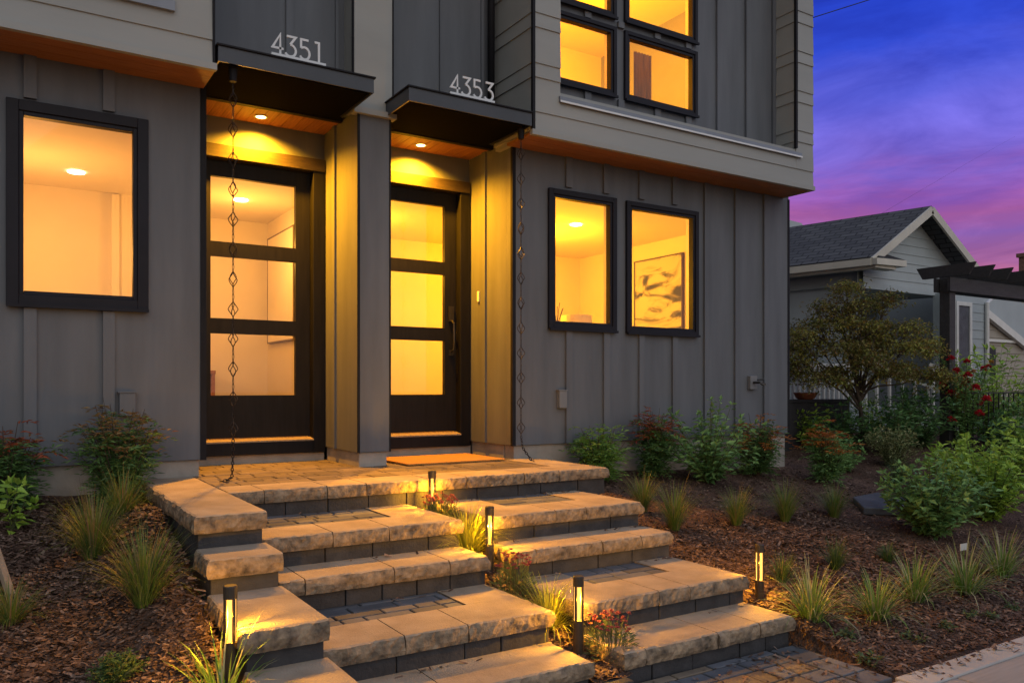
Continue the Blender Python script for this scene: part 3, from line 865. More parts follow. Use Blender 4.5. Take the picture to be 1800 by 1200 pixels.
# doors
def door(d, hx, name_side, knob=True):
    x0, x1, z0, z1 = d
    f = MB()   # frame: jambs and head, proud of the wall
    f.box(x0 - .07, x0 + .03, .815, .97, z0 + .001, z1 + .075); f.box(x1 - .03, x1 + .085, .815, .97, z0 + .001, z1 + .075)
    fo = f.build("door_frame", "door_wood", H, bevel=.005)
    f = MB(); f.box(x0 - .07, x1 + .085, .805, .97, z1 - .04, z1 + .078); f.build("head_casing", "frame_wood", fo, bevel=.004)
    f = MB(); f.box(x0 + .03, x1 - .03, .80, .975, z0 + .005, z0 + .115); f.build("threshold", "door_wood", fo, bevel=.004)
    f = MB(); f.prism([(x0 + .03, .795, z0 + .117), (x0 + .03, .795, z0 + .13), (x0 + .03, .92, z0 + .15), (x0 + .03, .92, z0 + .117)], (x1 - x0 - .06, 0, 0)); f.build("sill_plate", "stake_wood", fo)
    a, c, e, g_ = x0 + .035, x1 - .035, z0 + .155, z1 - .045
    yd0, yd1 = .905, .955
    gl = [(1.50, 2.055), (2.19, 2.745), (2.875, 3.455)]
    st_ = .135
    m_ = MB(); wall(m_, a, c, e, g_, yd0, yd1, [(a + st_, c - st_, q[0], q[1]) for q in gl])
    dr = m_.build("door", "door_wood", H)
    for q in gl:
        p = MB(); p.quad((a + st_, .93, q[0]), (c - st_, .93, q[0]), (c - st_, .93, q[1]), (a + st_, .93, q[1])); p.build("pane", "window_glass", dr)
    if knob:
        h_ = MB(); hx_ = (a + st_ / 2) if name_side == "l" else (c - st_ / 2 + .005)
        h_.box(hx_ - .03, hx_ + .03, yd0 - .016, yd0 - .001, 2.26, 2.42)
        h_.tube([(hx_, yd0 - .016, 2.27), (hx_, yd0 - .07, 2.24), (hx_, yd0 - .075, 2.05), (hx_, yd0 - .06, 1.96), (hx_, yd0 - .002, 1.94)], .010, 8)
        h_.box(hx_ - .025, hx_ + .025, yd0 - .012, yd0 - .001, 1.905, 1.965)
        h_.build("handle", "steel_dark", dr)
    return dr
door(D1, 0, "l"); door(D2, 0, "r")

# canopies
def canopy(x0, x1):
    mb = MB(); y0, y1, z0, z1 = -.475, UY - .002, 3.955, 4.062
    mb.box(x0, x1, y0, y0 + .012, z0 - .008, z1); mb.box(x0, x0 + .012, y0 + .013, y1, z0 - .008, z1); mb.box(x1 - .012, x1, y0 + .013, y1, z0 - .008, z1)
    o = mb.build("canopy", "black_metal", H)
    mb = MB(); mb.box(x0 - .012, x1 + .012, y0 - .016, y0 + .03, z1, z1 + .012); mb.box(x0 - .012, x0 + .03, y0 + .031, y1, z1, z1 + .012); mb.box(x1 - .03, x1 + .012, y0 + .031, y1, z1, z1 + .012)
    mb.build("drip_edge", "black_trim", o)
    mb = MB(); mb.box(x0 + .013, x1 - .013, y0 + .013, HY - .032 if False else y1, z1 - .05, z1 - .004); mb.build("canopy_roof", "soffit_black", o)
    mb = MB(); mb.box(x0 + .014, x1 - .014, y0 + .09, HY - .04, ST - .004, ST + .012); mb.build("canopy_soffit", "soffit_black", o)
    return o
canopy(1.335, 2.545); canopy(2.855, 4.078)

# house numbers standing on the canopies
def numerals(txt, x, w, z, parent):
    h = .152; y0 = -.45; th = .017; dp = .012
    G_ = {"4": [[(.66, 0), (.66, 1), (.04, .30), (.92, .30)]],
          "3": [[(.08, 1), (.80, 1), (.36, .60)], [(.36, .60)] + [(.36 + .46 * math.sin(a), .30 + .30 * math.cos(a)) for a in [R(t) for t in range(20, 250, 20)]]],
          "5": [[(.74, 1), (.12, 1), (.12, .56)], [(.12, .56)] + [(.40 + .42 * math.sin(a), .31 + .31 * math.cos(a)) for a in [R(t) for t in range(-20, 245, 20)]]],
          "1": [[(.06, 1), (.42, 1), (.42, 0)]]}
    adv = {"4": .255, "3": .26, "5": .275, "1": .2}
    mb = MB(); mb.box(x, x + w, y0 - .002, y0 + .018, z, z + .032)
    base = mb.build("number_bar", "numeral", parent)
    cx = x + .004; sc = w * .19 / .85; k_ = 0
    for c in txt:
        mb = MB()
        for ln in G_[c]:
            pts = [Vector((cx + p[0] * sc, 0, z + .028 + p[1] * h)) for p in ln]
            lft = []; rgt = []
            for i, p in enumerate(pts):
                d0 = (p - pts[i - 1]).normalized() if i else (pts[1] - p).normalized()
                d1 = (pts[i + 1] - p).normalized() if i < len(pts) - 1 else d0
                n0 = Vector((-d0.z, 0, d0.x)); n1 = Vector((-d1.z, 0, d1.x)); m_ = (n0 + n1)
                m_ = m_.normalized() if m_.length > .1 else n0
                q = m_ * (th / 2 / max(.45, m_.dot(n0)))
                lft.append(p + q); rgt.append(p - q)
            k_ += 1; yy = y0 - .0006 * (k_ % 3); n_ = len(pts)
            f_ = [Vector((p.x, yy, p.z)) for p in lft] + [Vector((p.x, yy, p.z)) for p in rgt]
            bk = [Vector((p.x, yy + dp, p.z)) for p in f_]
            fs = []
            for i in range(n_ - 1):
                a, b_, c_, d_ = i, i + 1, n_ + i + 1, n_ + i; o_ = 2 * n_
                fs += [(d_, c_, b_, a), (a + o_, b_ + o_, c_ + o_, d_ + o_), (a, b_, b_ + o_, a + o_), (c_, d_, d_ + o_, c_ + o_)]
            fs += [(0, 2 * n_, 3 * n_, n_), (n_ - 1, 2 * n_ - 1, 4 * n_ - 1, 3 * n_ - 1)]
            mb.add(f_ + bk, fs)
        mb.build("numeral", "numeral", base)
        cx += w * adv[c] * .97
numerals("4351", 1.728, .425, 4.076, H)
numerals("4353", 3.255, .445, 4.076, H)

# recessed downlights over the doors
WARM = (1, .39, .010)
for lx in (1.945, 3.51):
    mb = MB(); n_ = 20
    mb.lathe((lx, .655, 0), [(.062, ST - .006), (.062, ST + .0005), (.045, ST + .0005), (.045, ST - .006), (.062, ST - .006)], n_, False)
    o = mb.build("downlight", "n_trim", H)
    mb = MB(); mb.lathe((lx, .655, 0), [(.043, ST - .004), (.043, ST - .001)], n_); mb.build("lens", "lamp_lens", o)
    sp = light("downlight_beam", "SPOT", (lx, .655, ST - .02), 950, WARM, o, spot_size=R(150), spot_blend=.95, shadow_soft_size=.035)

# interior rooms
CZ = 3.52; FZ = 1.07
rm = MB()
def room(x0, x1, y0, y1, z0, z1, rec=None):
    rm.quad((x0, y1, z0), (x1, y1, z0), (x1, y1, z1), (x0, y1, z1))
    rm.quad((x0, y0, z0), (x0, y1, z0), (x0, y1, z1), (x0, y0, z1))
    rm.quad((x1, y1, z0), (x1, y0, z0), (x1, y0, z1), (x1, y1, z1))
    fl = [(x0, x1, y0, y1)] if not rec else [(x0, x1, .985, y1)] + [q for q in ((x0, rec[0], y0, .985), (rec[1], x1, y0, .985)) if q[1] - q[0] > .01]
    for a, c, d, e in fl:
        rm.quad((a, d, z1), (c, d, z1), (c, e, z1), (a, e, z1)); floors.append((a, c, d, e, z0))
floors = []
room(-2.5, 2.68, .125, 3.1, FZ, CZ, (XL - .13, 2.68)); room(2.80, 7.4, .125, 3.2, FZ, CZ, (2.80, XR + .13)); room(4.3, 8.0, IY + .105, 3.4, 3.99, 6.75)
rm.quad((-2.5, 2.42, FZ), (1.18, 2.42, FZ), (1.18, 2.42, CZ), (-2.5, 2.42, CZ))
rm.quad((1.18, 2.42, FZ), (1.18, 3.1, FZ), (1.18, 3.1, CZ), (1.18, 2.42, CZ))
for a, c in ((XL - .13, XL - .125), (XR + .125, XR + .13)): rm.box(a, c, .13, .99, FZ, CZ)
rm.box(P0 + .03, P1 - .03, .99, 1.06, FZ, CZ)
for (x0, x1, holes, y) in ((-2.5, XL - .13, [LW], .124), (XR + .13, 7.4, [WB, WC], .124)):
    wall(rm, x0, x1, FZ, CZ, y, y + .004, holes)
wall(rm, 4.3, 8.0, 3.99, 6.75, IY + .104, IY + .108, UW)
rm.build("interior_wall", "interior_paint", H)
for a, c, d, e, z in floors:
    mb = MB(); mb.box(a, c, d, e, z - .04, z); mb.build("interior_floor", "interior_floor", H)
for x0, x1 in ((XL, P0), (P1, XR)):
    mb = MB(); wall(mb, x0, x1, FZ, CZ, .981, .985, [(D1 if x0 < 2 else D2)]); mb.build("interior_wall", "interior_paint", H)
def ceil_light(x, y, z, e, r=.07):
    mb = MB(); mb.lathe((x, y, 0), [(r, z - .012), (r, z - .001)], 20); o = mb.build("ceiling_light", "ceiling_lens", H)
    return o
def lamp(x, y, z, e, col=(1, .42, .035), r=.12): light("room_light", "POINT", (x, y, z), e, col, H, shadow_soft_size=r)
ceil_light(.57, 1.68, CZ, 1); ceil_light(5.80, 1.16, CZ, 1); ceil_light(-.9, 1.6, CZ, 1); ceil_light(2.1, 2.0, CZ, 1); ceil_light(3.6, 2.2, CZ, 1)
lamp(.2, 1.3, 2.75, 46, (1, .43, .085)); lamp(2.05, 1.9, 3.0, 32, (1, .43, .06)); lamp(5.6, 1.7, 2.9, 160, (1, .43, .012)); lamp(3.5, 2.1, 3.0, 48, (1, .42, .02)); lamp(6.0, 1.6, 5.6, 320, (1, .38, .004))
# door casing and hall doorway inside the left unit
mb = MB(); mb.box(-.06, .0, 2.38, 2.415, FZ, 3.2); mb.box(.93, 1.0, 2.38, 2.415, FZ, CZ - .01); mb.build("inner_casing", "interior_trim", H)

# ------------------------------------------------------------------ things inside
t = thing("framed_picture", (2.66, 2.5, 2.7), "thin framed pale picture on the side wall seen through the left door", "picture")
mb = MB(); mb.box(2.645, 2.676, 1.99, 2.965, 2.1, 3.3); mb.build("canvas", "interior_trim", t)
mb = MB()
for (a, c, d, e) in ((1.975, 1.99, 2.085, 3.315), (2.965, 2.98, 2.085, 3.315), (1.99, 2.965, 2.085, 2.1), (1.99, 2.965, 3.3, 3.315)): mb.box(2.64, 2.678, a, c, d, e)
mb.build("frame", "stake_wood", t)
t = thing("console_table", (1.95, 2.85, FZ), "small brown wooden table inside the left front door", "table")
mb = MB(); mb.box(1.62, 2.0, 2.7, 3.05, 1.72, 1.76); mb.build("tabletop", "cedar", t)
for a in (1.63, 1.955):
    for c in (2.71, 3.0):
        mb = MB(); mb.box(a, a + .04, c, c + .04, FZ, 1.72); mb.build("leg", "cedar", t)
t = thing("abstract_painting", (7.38, 1.5, 2.8), "abstract black and cream painting on the wall behind the right-hand ground floor window", "painting")
mb = MB(); mb.box(7.365, 7.398, 1.0, 1.90, 2.2, 3.285); mb.build("canvas", "abstract_canvas", t)
mb = MB()
for (a, c, d, e) in ((.985, 1.0, 2.185, 3.3), (1.90, 1.915, 2.185, 3.3), (1.0, 1.90, 2.185, 2.2), (1.0, 1.90, 3.285, 3.3)): mb.box(7.355, 7.399, a, c, d, e)
mb.build("frame", "room_dark", t)
t = thing("table_lamp", (5.95, 1.35, 1.85), "table lamp with a pale drum shade inside the narrow ground floor window", "lamp")
mb = MB(); mb.lathe((5.95, 1.35, 1.85), [(.07, 0), (.08, .02), (.03, .06), (.06, .18), (.05, .28), (.012, .36), (.012, .4)], 16); mb.build("lamp_base", "vase", t, smooth=True)
mb = MB(); mb.lathe((5.95, 1.35, 1.85), [(.20, .38), (.185, .60)], 24); mb.build("lamp_shade", "shade_linen", t, smooth=False)
t = thing("sideboard", (5.8, 1.35, FZ), "low dark sideboard under the narrow ground floor window", "sideboard")
mb = MB(); mb.box(5.2, 6.5, 1.12, 1.6, FZ + .1, 1.85); mb.build("body", "room_dark", t)
for a in (5.25, 6.4):
    mb = MB(); mb.box(a, a + .05, 1.2, 1.5, FZ, FZ + .1); mb.build("leg", "room_dark", t)
t = thing("vase", (5.62, 1.3, 1.85), "dark vase of dry sticks at the left edge of the narrow window", "vase")
mb = MB(); mb.lathe((5.62, 1.3, 1.85), [(.05, 0), (.075, .12), (.06, .3), (.045, .42), (.055, .48)], 14); mb.build("body", "vase", t, smooth=True)
mb = MB()
for i in range(7):
    a = i * .9; mb.tube([(5.62, 1.3, 2.3), (5.62 + .08 * math.cos(a), 1.3 + .08 * math.sin(a), 2.52 + .03 * (i % 3))], .004, 5)
mb.build("stick", "room_dark", t)
t = thing("curtain", (5.95, .2, 4.6), "narrow brown curtain strip inside the upper right window", "curtain")
mb = MB()
for i in range(12):
    x = 6.0 + .022 * i; y = .35 + .02 * (i % 2)
    mb.quad((x, y, 4.2), (x + .022, .35 + .02 * ((i + 1) % 2), 4.2), (x + .022, .35 + .02 * ((i + 1) % 2), 5.35), (x, y, 5.35))
mb.build("fabric", "curtain", t)
t = thing("armchair", (6.5, 1.0, 3.95), "brown slanted chair back showing at the foot of the upper right window", "armchair")
mb = MB(); mb.prism([(6.85, .75, 4.35), (6.85, .75, 4.92), (7.55, .75, 5.18), (7.55, .75, 4.35)], (0, .16, 0)); mb.build("backrest", "sofa", t, bevel=.04)
mb = MB(); mb.box(6.85, 7.55, .92, 1.6, 4.2, 4.42); mb.build("seat", "sofa", t, bevel=.04)
for a in (6.88, 7.46):
    for c in (.8, 1.5):
        mb = MB(); mb.box(a, a + .05, c, c + .05, 3.951, 4.2 if c > 1 else 4.35); mb.build("leg", "room_dark", t)

# ------------------------------------------------------------------ fixtures on the facade
b = MB(); b.box(4.69, 4.785, -.055, -.001, 1.365, 1.54); o = b.build("utility_box", "box_grey", H, bevel=.006)
b = MB(); b.box(4.68, 4.79, -.06, 0, 1.54, 1.55); b.build("lid", "box_grey", o)
b = MB(); b.box(.73, .84, -.055, -.001, 1.36, 1.53); o = b.build("utility_box", "siding_dark", H, bevel=.006)
b = MB(); b.box(.72, .85, -.06, 0, 1.53, 1.54); b.build("lid", "siding_dark", o)
b = MB(); b.box(7.45, 7.57, -.05, -.001, 1.55, 1.71); o = b.build("hose_bib", "box_grey", H, bevel=.006)
b = MB(); b.tube([(7.50, -.05, 1.63), (7.52, -.13, 1.63), (7.56, -.16, 1.60)], .014, 8); b.tube([(7.49, -.12, 1.66), (7.58, -.13, 1.67)], .010, 8); b.lathe((7.57, -.14, 1.6), [(.03, 0), (.03, .02)], 10); b.build("tap", "steel_dark", o)
b = MB(); b.box(XR - .016, XR - .001, .635, .672, 2.455, 2.565); b.build("doorbell", "bell_white", H, bevel=.004)

# doormat
b = MB(); b.box(3.0, 4.0, -.15, .62, .889, .905)
tag(b.build("doormat", "coir_mat", bevel=.005), "orange-brown coir doormat in front of the right door", "doormat")

# ------------------------------------------------------------------ rain chains
def rain_chain(name, label, x, y, ztop, zbot, n, trail, gap):
    t = thing(name, (x, y, .889), label, "rain chain", "rain chains")
    mb = MB(); mb.lathe((x, y, 0), [(.026, ztop - .10), (.034, ztop - .005)], 12); mb.build("outlet_cup", "black_trim", t)
    step = (ztop - .11 - zbot) / n
    rnd = random.Random(n)
    links = MB()
    prev = ztop - .11
    pos = []
    for i in range(n):
        zc = ztop - .11 - step * (i + .55); pos.append(zc)
        a0 = rnd.uniform(0, 1.5); ba = MB(); H2 = .058; W2 = .036
        for k in range(4):
            pts = []
            for q in range(9):
                u = -1 + 2 * q / 8; rr = W2 * (1 - abs(u) ** 1.25) * 1.0; tw = a0 + k * math.pi / 2 + u * .9
                pts.append((x + rr * math.cos(tw), y + rr * math.sin(tw), zc + u * H2))
            ba.tube(pts, .0034, 5)
        ba.tube([(x, y, zc + H2), (x, y, zc + H2 + .02)], .005, 5); ba.tube([(x, y, zc - H2), (x, y, zc - H2 - .02)], .005, 5)
        ba.build("cage", "chain_bronze", t)
        z1 = zc + H2 + .018; z0 = prev
        m_ = max(2, int((z0 - z1) / .026))
        for j in range(m_):
            zc2 = z1 + (z0 - z1) * (j + .5) / m_; hl = (z0 - z1) / m_ * .62
            an = (j % 2) * math.pi / 2 + .4
            links.tube([(x + .0075 * math.cos(f) * math.cos(an), y + .0075 * math.cos(f) * math.sin(an), zc2 + hl * math.sin(f)) for f in [k * math.pi / 4 for k in range(8)]], .0026, 4, closed=True)
        prev = zc - H2 - .018
    # trailing end lying on the landing
    P = [Vector((x, y, prev))] + [Vector(p) for p in trail]
    path = []
    for a, c in zip(P[:-1], P[1:]):
        m_ = max(1, int((c - a).length / .024))
        for j in range(m_): path.append((a + (c - a) * (j + .5) / m_, (c - a).normalized(), (c - a).length / m_ * .64))
    for j, (c, d, hl) in enumerate(path):
        s_ = d.cross(Vector((0, 1, .2))).normalized()
        if j % 2: s_ = d.cross(s_).normalized()
        links.tube([c + d * hl * math.sin(f) + s_ * .0095 * math.cos(f) for f in [k * math.pi / 4 for k in range(8)]], .0036, 4, closed=True)
    links.build("chain_link", "chain_bronze", t)
    return t
rain_chain("rain_chain", "dark rain chain of twisted cages hanging from the left canopy beside door 4351", 1.462, -.38, 3.95, 1.16, 12,
           [(1.455, -.40, 1.02), (1.43, -.48, .91), (1.38, -.54, .897), (1.33, -.56, .895)], 0)
rain_chain("rain_chain", "dark rain chain of twisted cages hanging from the right canopy by the dark wall", 4.035, -.36, 3.95, 1.10, 12,
           [(4.04, -.38, 1.02), (4.07, -.41, .96), (4.11, -.42, .905), (4.14, -.42, .896)], 0)

# ------------------------------------------------------------------ bollard lights
bol = thing("bollard_light", (0, 0, 0), "b", "bollard light", "bollard lights along the steps")
mb = MB(); r = .030
mb.lathe((0, 0, 0), [(r, -.12), (r, .19)], 16); mb.build("post", "bollard_bronze", bol)
mb = MB(); mb.lathe((0, 0, 0), [(r, .375), (r, .425), (r - .004, .43)], 16); mb.build("head", "bollard_bronze", bol)
for k in range(4):
    a = k * math.pi / 2 + .35
    mb = MB(); c, s_ = math.cos(a), math.sin(a)
    mb.bar((r * .86 * c, r * .86 * s_, .188), (r * .86 * c, r * .86 * s_, .377), .012, .008, (c, s_, 0)); mb.build("cage_bar", "bollard_bronze", bol)
    a += math.pi / 4; c, s_ = math.cos(a), math.sin(a)
    mb = MB(); mb.lathe((r * .62 * c, r * .62 * s_, 0), [(.0055, .189), (.0055, .376)], 8); mb.build("light_tube", "bollard_tube", bol)
light("bollard_glow", "POINT", (0, 0, .30), 64, (1, .43, .02), bol, shadow_soft_size=.008)
BP = [(2.655, -1.30, .535, "black bollard light at the top of the mulch strip, just below the landing"),
      (2.655, -2.12, .375, "black bollard light in the middle of the mulch strip beside yellow grass"),
      (2.655, -3.07, .115, "black bollard light at the foot of the mulch strip next to pink flowers"),
      (4.25, -2.94, .105, "black bollard light in the right bed beside the lowest tan steps"),
      (.83, -3.02, .29, "black bollard light in the left bed against the stepped side wall")]
for i, (x, y, z, lb) in enumerate(BP):
    o = bol if i == 0 else copy_tree(bol)
    o.location = (x, y, z); o["label"] = lb

# ------------------------------------------------------------------ plants
def V(x, y, z): return Vector((x, y, z))
def nandina(name, label, x, y, h, r, m="leaf_nandina", tip=None, seed=1, n=26, group="nandina shrubs along the foundation", dens=1.):
    rnd = random.Random(seed); random.seed(seed)
    z = ground(x, y); t = thing(name, (x, y, z), label, "shrub", group)
    stems = MB(); fo = MB(); tp = MB()
    for i in range(n):
        az = rnd.uniform(0, 6.283); sp = rnd.uniform(.1, 1) ** .6; top = h * (1 - .42 * sp ** 2) * rnd.uniform(.72, 1.0)
        ex = r * sp * .72
        pts = []
        for q in range(6):
            u = q / 5; pts.append(V(x + math.cos(az) * ex * u ** 1.3, y + math.sin(az) * ex * u ** 1.3, z - .02 + top * u))
        stems.tube(pts, [.005, .005, .004, .004, .003, .002], 4)
        for fr in range(int(13 * dens)):
            u = rnd.uniform(.12, 1.0); k = u * 5; a = int(min(4, k)); p = pts[a].lerp(pts[a + 1], k - a)
            fa = rnd.uniform(0, 6.283); fl = rnd.uniform(.09, .19) * (h / .7) ** .4
            up = rnd.uniform(.1, .9)
            d = V(math.cos(fa), math.sin(fa), up).normalized()
            tipy = tip and u > .82 and rnd.random() < .75
            mb = tp if tipy else fo
            nl = rnd.randint(6, 9)
            side = d.cross(V(0, 0, 1)).normalized()
            for j in range(nl):
                w = (j + 1) / nl; pp = p + d * fl * w + V(0, 0, -.10 * fl * w * w * 4)
                s_ = 1 if j % 2 else -1
                ld = (d * .6 + side * s_ * rnd.uniform(.5, 1.1) + V(0, 0, rnd.uniform(-.5, .25)))
                if j == nl - 1: ld = d + V(0, 0, -.3)
                mb.leaf(pp, ld, rnd.uniform(.04, .07), rnd.uniform(.013, .020))
    stems.build("stem", "bark", t); fo.build("foliage", m, t)
    if tp.v: tp.build("new_growth", tip, t)
    return t
def bush(name, label, x, y, h, r, m="leaf_broad", seed=1, n=24, ls=(.045, .075), lw=.45, group=None, cat="shrub", dens=10, lean=1., z=None, pairs=True):
    rnd = random.Random(seed); random.seed(seed)
    z = ground(x, y) if z is None else z; t = thing(name, (x, y, z), label, cat, group)
    stems = MB(); fo = MB()
    for i in range(n):
        az = rnd.uniform(0, 6.283); sp = rnd.uniform(0, 1) ** .55 * lean; top = h * (1 - .35 * min(1, sp) ** 2) * rnd.uniform(.45, 1.12)
        pts = []
        for q in range(7):
            u = q / 6; wob = .02 * math.sin(u * 5 + i)
            pts.append(V(x + math.cos(az) * r * sp * u ** 1.2 + wob, y + math.sin(az) * r * sp * u ** 1.2 + wob, z - .02 + top * u))
        stems.tube(pts, [.006, .005, .005, .004, .003, .003, .002], 4)
        for j in range(dens):
            u = .12 + .9 * (j + rnd.random()) / dens; k = min(5.99, u * 6); a = int(k); p = pts[a].lerp(pts[a + 1], k - a)
            fa = rnd.uniform(0, 6.283)
            for s_ in (0, math.pi) if pairs else (0,):
                d = V(math.cos(fa + s_), math.sin(fa + s_), rnd.uniform(-.35, .55))
                l_ = rnd.uniform(*ls)
                fo.leaf(p + d * .012, d, l_, l_ * lw, fold=.15)
        for q in range(3):
            d = V(rnd.uniform(-1, 1), rnd.uniform(-1, 1), 1); l_ = rnd.uniform(*ls) * .8; fo.leaf(pts[-1], d, l_, l_ * lw)
    stems.build("stem", "cane", t); fo.build("foliage", m, t)
    return t
def grass(name, label, x, y, h, r, m, seed, n=230, w=.0035, dry=.15, drym="grass_dry", group=None, z=None, droop=1.6, cat="grass clump"):
    rnd = random.Random(seed)
    z = (bumpy(x, y) - .01) if z is None else z
    t = thing(name, (x, y, z), label, cat, group)
    g_ = MB(); d_ = MB()
    for i in range(n):
        a = rnd.uniform(0, 6.283); q = rnd.random(); rr = r * .22 * rnd.random()
        mb = d_ if rnd.random() < dry else g_
        ln = h * rnd.uniform(.75, 1.3) * (1.15 if mb is d_ else 1); lean = .08 + .75 * q ** 1.2 * min(1.6, r / h * 1.5)
        mb.blade((x + rr * math.cos(a), y + rr * math.sin(a), z), a + rnd.uniform(-.5, .5), ln, lean, w * rnd.uniform(.7, 1.3), droop * rnd.uniform(.3, 1.1) * (.4 + q))
    g_.build("blades", m, t)
    if d_.v: d_.build("dry_blades" if drym == "grass_dry" else "pale_blades", drym, t)
    return t

# left bed
nandina("nandina_shrub", "reddish-topped nandina shrub at the left edge of the photo, against the grey wall", .02, -.24, .70, .36, tip="leaf_new_red", seed=21)
nandina("nandina_shrub", "tan-tipped bushy nandina under the large left window", .70, -.30, .84, .40, tip="leaf_new_tan", seed=22, n=44)
GS = "sedge clumps in the mulch beds"
grass("sedge_clump", "tall green sedge clump, leftmost of the three between the wall and the stone side wall", .454, -1.32, .36, .22, "grass_sedge", 31, 460, group=GS)
grass("sedge_clump", "low spreading sedge clump beside the top stone of the side wall", .66, -.86, .27, .24, "grass_sedge", 32, 300, group=GS, dry=.12)
grass("sedge_clump", "tall brownish sedge clump left of the middle stones of the side wall", .60, -2.22, .36, .21, "grass_sedge", 33, 420, group=GS, dry=.14)
grass("sedge_clump", "sedge clump cut off by the left edge beside the wooden stake", .04, -1.92, .20, .16, "grass_sedge", 34, 220, group=GS, dry=.2)
bush("creeping_thyme", "low dark green mound at the bottom of the left bed", .44, -2.66, .12, .12, "grass_dark", 35, 70, (.02, .03), .3, cat="ground cover plant", dens=14, z=bumpy(.44, -2.66))
grass("strappy_grass", "broad yellow-green strappy grass at the foot of the left bollard light", .76, -3.16, .30, .25, "grass_stripe", 36, 70, .011, .25, "grass_pale", cat="grass clump")
bush("young_sapling", "leggy young sapling with bright green leaves at the left edge", .06, -.62, .36, .15, "leaf_broad_yellow", 37, 6, (.07, .11), .5, cat="sapling", dens=4)
t = thing("wooden_stake", (-.02, -1.5, .45), "weathered wooden stake leaning at the left edge of the mulch", "stake")
mb = MB(); mb.bar((.052, -1.60, .44), (-.075, -1.40, .86), .035, .035); mb.build("shaft", "stake_wood", t, bevel=.004)

# right bed: shrubs by the wall
nandina("nandina_shrub", "bright green ferny nandina beside the right end of the landing", 4.98, -.34, .68, .40, "leaf_nandina_bright", None, 41, 40)
nandina("nandina_shrub", "dark red-tipped nandina right of the bright ferny one", 5.68, -.34, .80, .36, "leaf_nandina", "leaf_new_red", 42, 42)
nandina("nandina_shrub", "orange-topped nandina nearest the right corner of the dark wall", 7.22, -.36, .80, .42, "leaf_nandina", "leaf_new_orange", 43, 46)
nandina("nandina_shrub", "orange-tipped nandina in the open mulch past the house corner", 7.9, -.75, .76, .36, "leaf_broad", "leaf_new_orange", 44, 36, group="nandina shrubs along the foundation")
bush("leafy_shrub", "sprawling leafy shrub with long stems between two nandinas under the paired windows", 6.25, -.55, .86, .56, "leaf_broad", 45, 54, (.055, .10), .5, dens=14, group="leafy shrubs in the right bed")
bush("leafy_shrub", "large leafy shrub with toothed leaves at the right side of the bed", 7.1, -2.45, .72, .50, "leaf_broad", 46, 80, (.055, .10), .55, dens=14, group="leafy shrubs in the right bed")
bush("leafy_shrub", "yellow-green leafy shrub at the right edge of the photo", 8.35, -2.30, .84, .52, "leaf_broad_yellow", 47, 80, (.06, .11), .45, dens=14, group="leafy shrubs in the right bed")
bush("leafy_shrub", "spiky upright leafy shrub behind and above the large toothed one", 9.25, -1.55, .55, .44, "leaf_broad_yellow", 58, 70, (.07, .12), .3, dens=15, group="leafy shrubs in the right bed")
bush("leafy_shrub", "tall loose leafy shrub filling the right edge above the yellow-green one", 10.6, -1.75, .95, .60, "leaf_broad_yellow", 59, 70, (.07, .12), .4, dens=13, group="leafy shrubs in the right bed")
bush("leafy_shrub", "low leafy plant in the mulch just right of the house corner", 8.75, -.35, .42, .30, "leaf_broad", 57, 34, (.05, .09), .5, dens=10, group="leafy shrubs in the right bed")
grass("dark_sedge", "dark arching sedge in the mulch in front of the variegated shrub", 8.9, -1.0, .30, .2, "grass_dark", 56, 240, .005, .05, group="dark sedge clumps in the right bed")
bush("variegated_shrub", "small cream-variegated shrub left of the pergola post", 9.55, -.50, .54, .36, "leaf_variegated", 48, 70, (.04, .06), .4, dens=10)
bush("leafy_shrub", "lime green shrub tucked behind the house corner", 9.75, .85, .62, .30, "leaf_broad_yellow", 49, 34, (.06, .1), .42, dens=10, group="leafy shrubs in the right bed")
for i, (x, y, z, lb) in enumerate([(4.746, -1.223, 0, "sedge clump nearest the end of the landing"), (4.667, -1.70, 0, "largest sedge clump beside the second tan step of the right flight"),
                                   (5.326, -1.766, 0, "sedge clump second from the steps in the row of four"), (5.963, -1.754, 0, "sedge clump in the open mulch left of the low round clump"),
                                   (6.60, -1.80, 0, "rounded sedge clump closest to the grey slate slab")]):
    grass("sedge_clump", lb, x, y, [.30, .35, .30, .34, .30][i], [.15, .18, .15, .16, .15][i], "grass_sedge", 60 + i, 330, group=GS, dry=.12)
GD = "dark sedge clumps in the right bed"
for i, (x, y, lb) in enumerate([(4.636, -2.809, "short dark green sedge just behind the right bollard light"), (5.307, -2.748, "short dark green sedge in the middle of the right bed"),
                                (5.946, -2.76, "flattest dark green sedge, near the white plant tag")]):
    grass("dark_sedge", lb, x, y, [.20, .22, .15][i], .12, "grass_dark", 70 + i, 200, .0035, .05, group=GD)
GV = "variegated grass clumps along the sidewalk"
for i, (x, y, lb) in enumerate([(4.317, -3.30, "variegated grass lit yellow by the right bollard light"), (4.776, -3.44, "variegated grass second from the bollard light"),
                                (5.341, -3.36, "variegated grass in the middle of the sidewalk row"), (5.892, -3.40, "variegated grass in front of the white plant tag"),
                                (6.60, -3.30, "variegated grass at the right edge of the photo")]):
    grass("variegated_grass", lb, x, y, [.30, .28, .30, .33, .31][i], [.27, .25, .25, .31, .26][i], "grass_stripe", 80 + i, 190, .0075, .34, "grass_pale", GV, droop=2.0)
SD = [(4.302, -3.544), (4.164, -3.80), (4.698, -3.72), (5.11, -3.70), (5.422, -3.68), (5.585, -3.72), (5.984, -3.68)]
LBS = ["seedling under the lit variegated grass", "seedling nearest the corner of the paver path", "spreading seedling close to the middle of the sidewalk edge", "tiny seedling between two variegated clumps",
       "seedling right of the tiny one by the sidewalk", "faint seedling second from the right edge", "seedling nearest the right edge of the photo"]
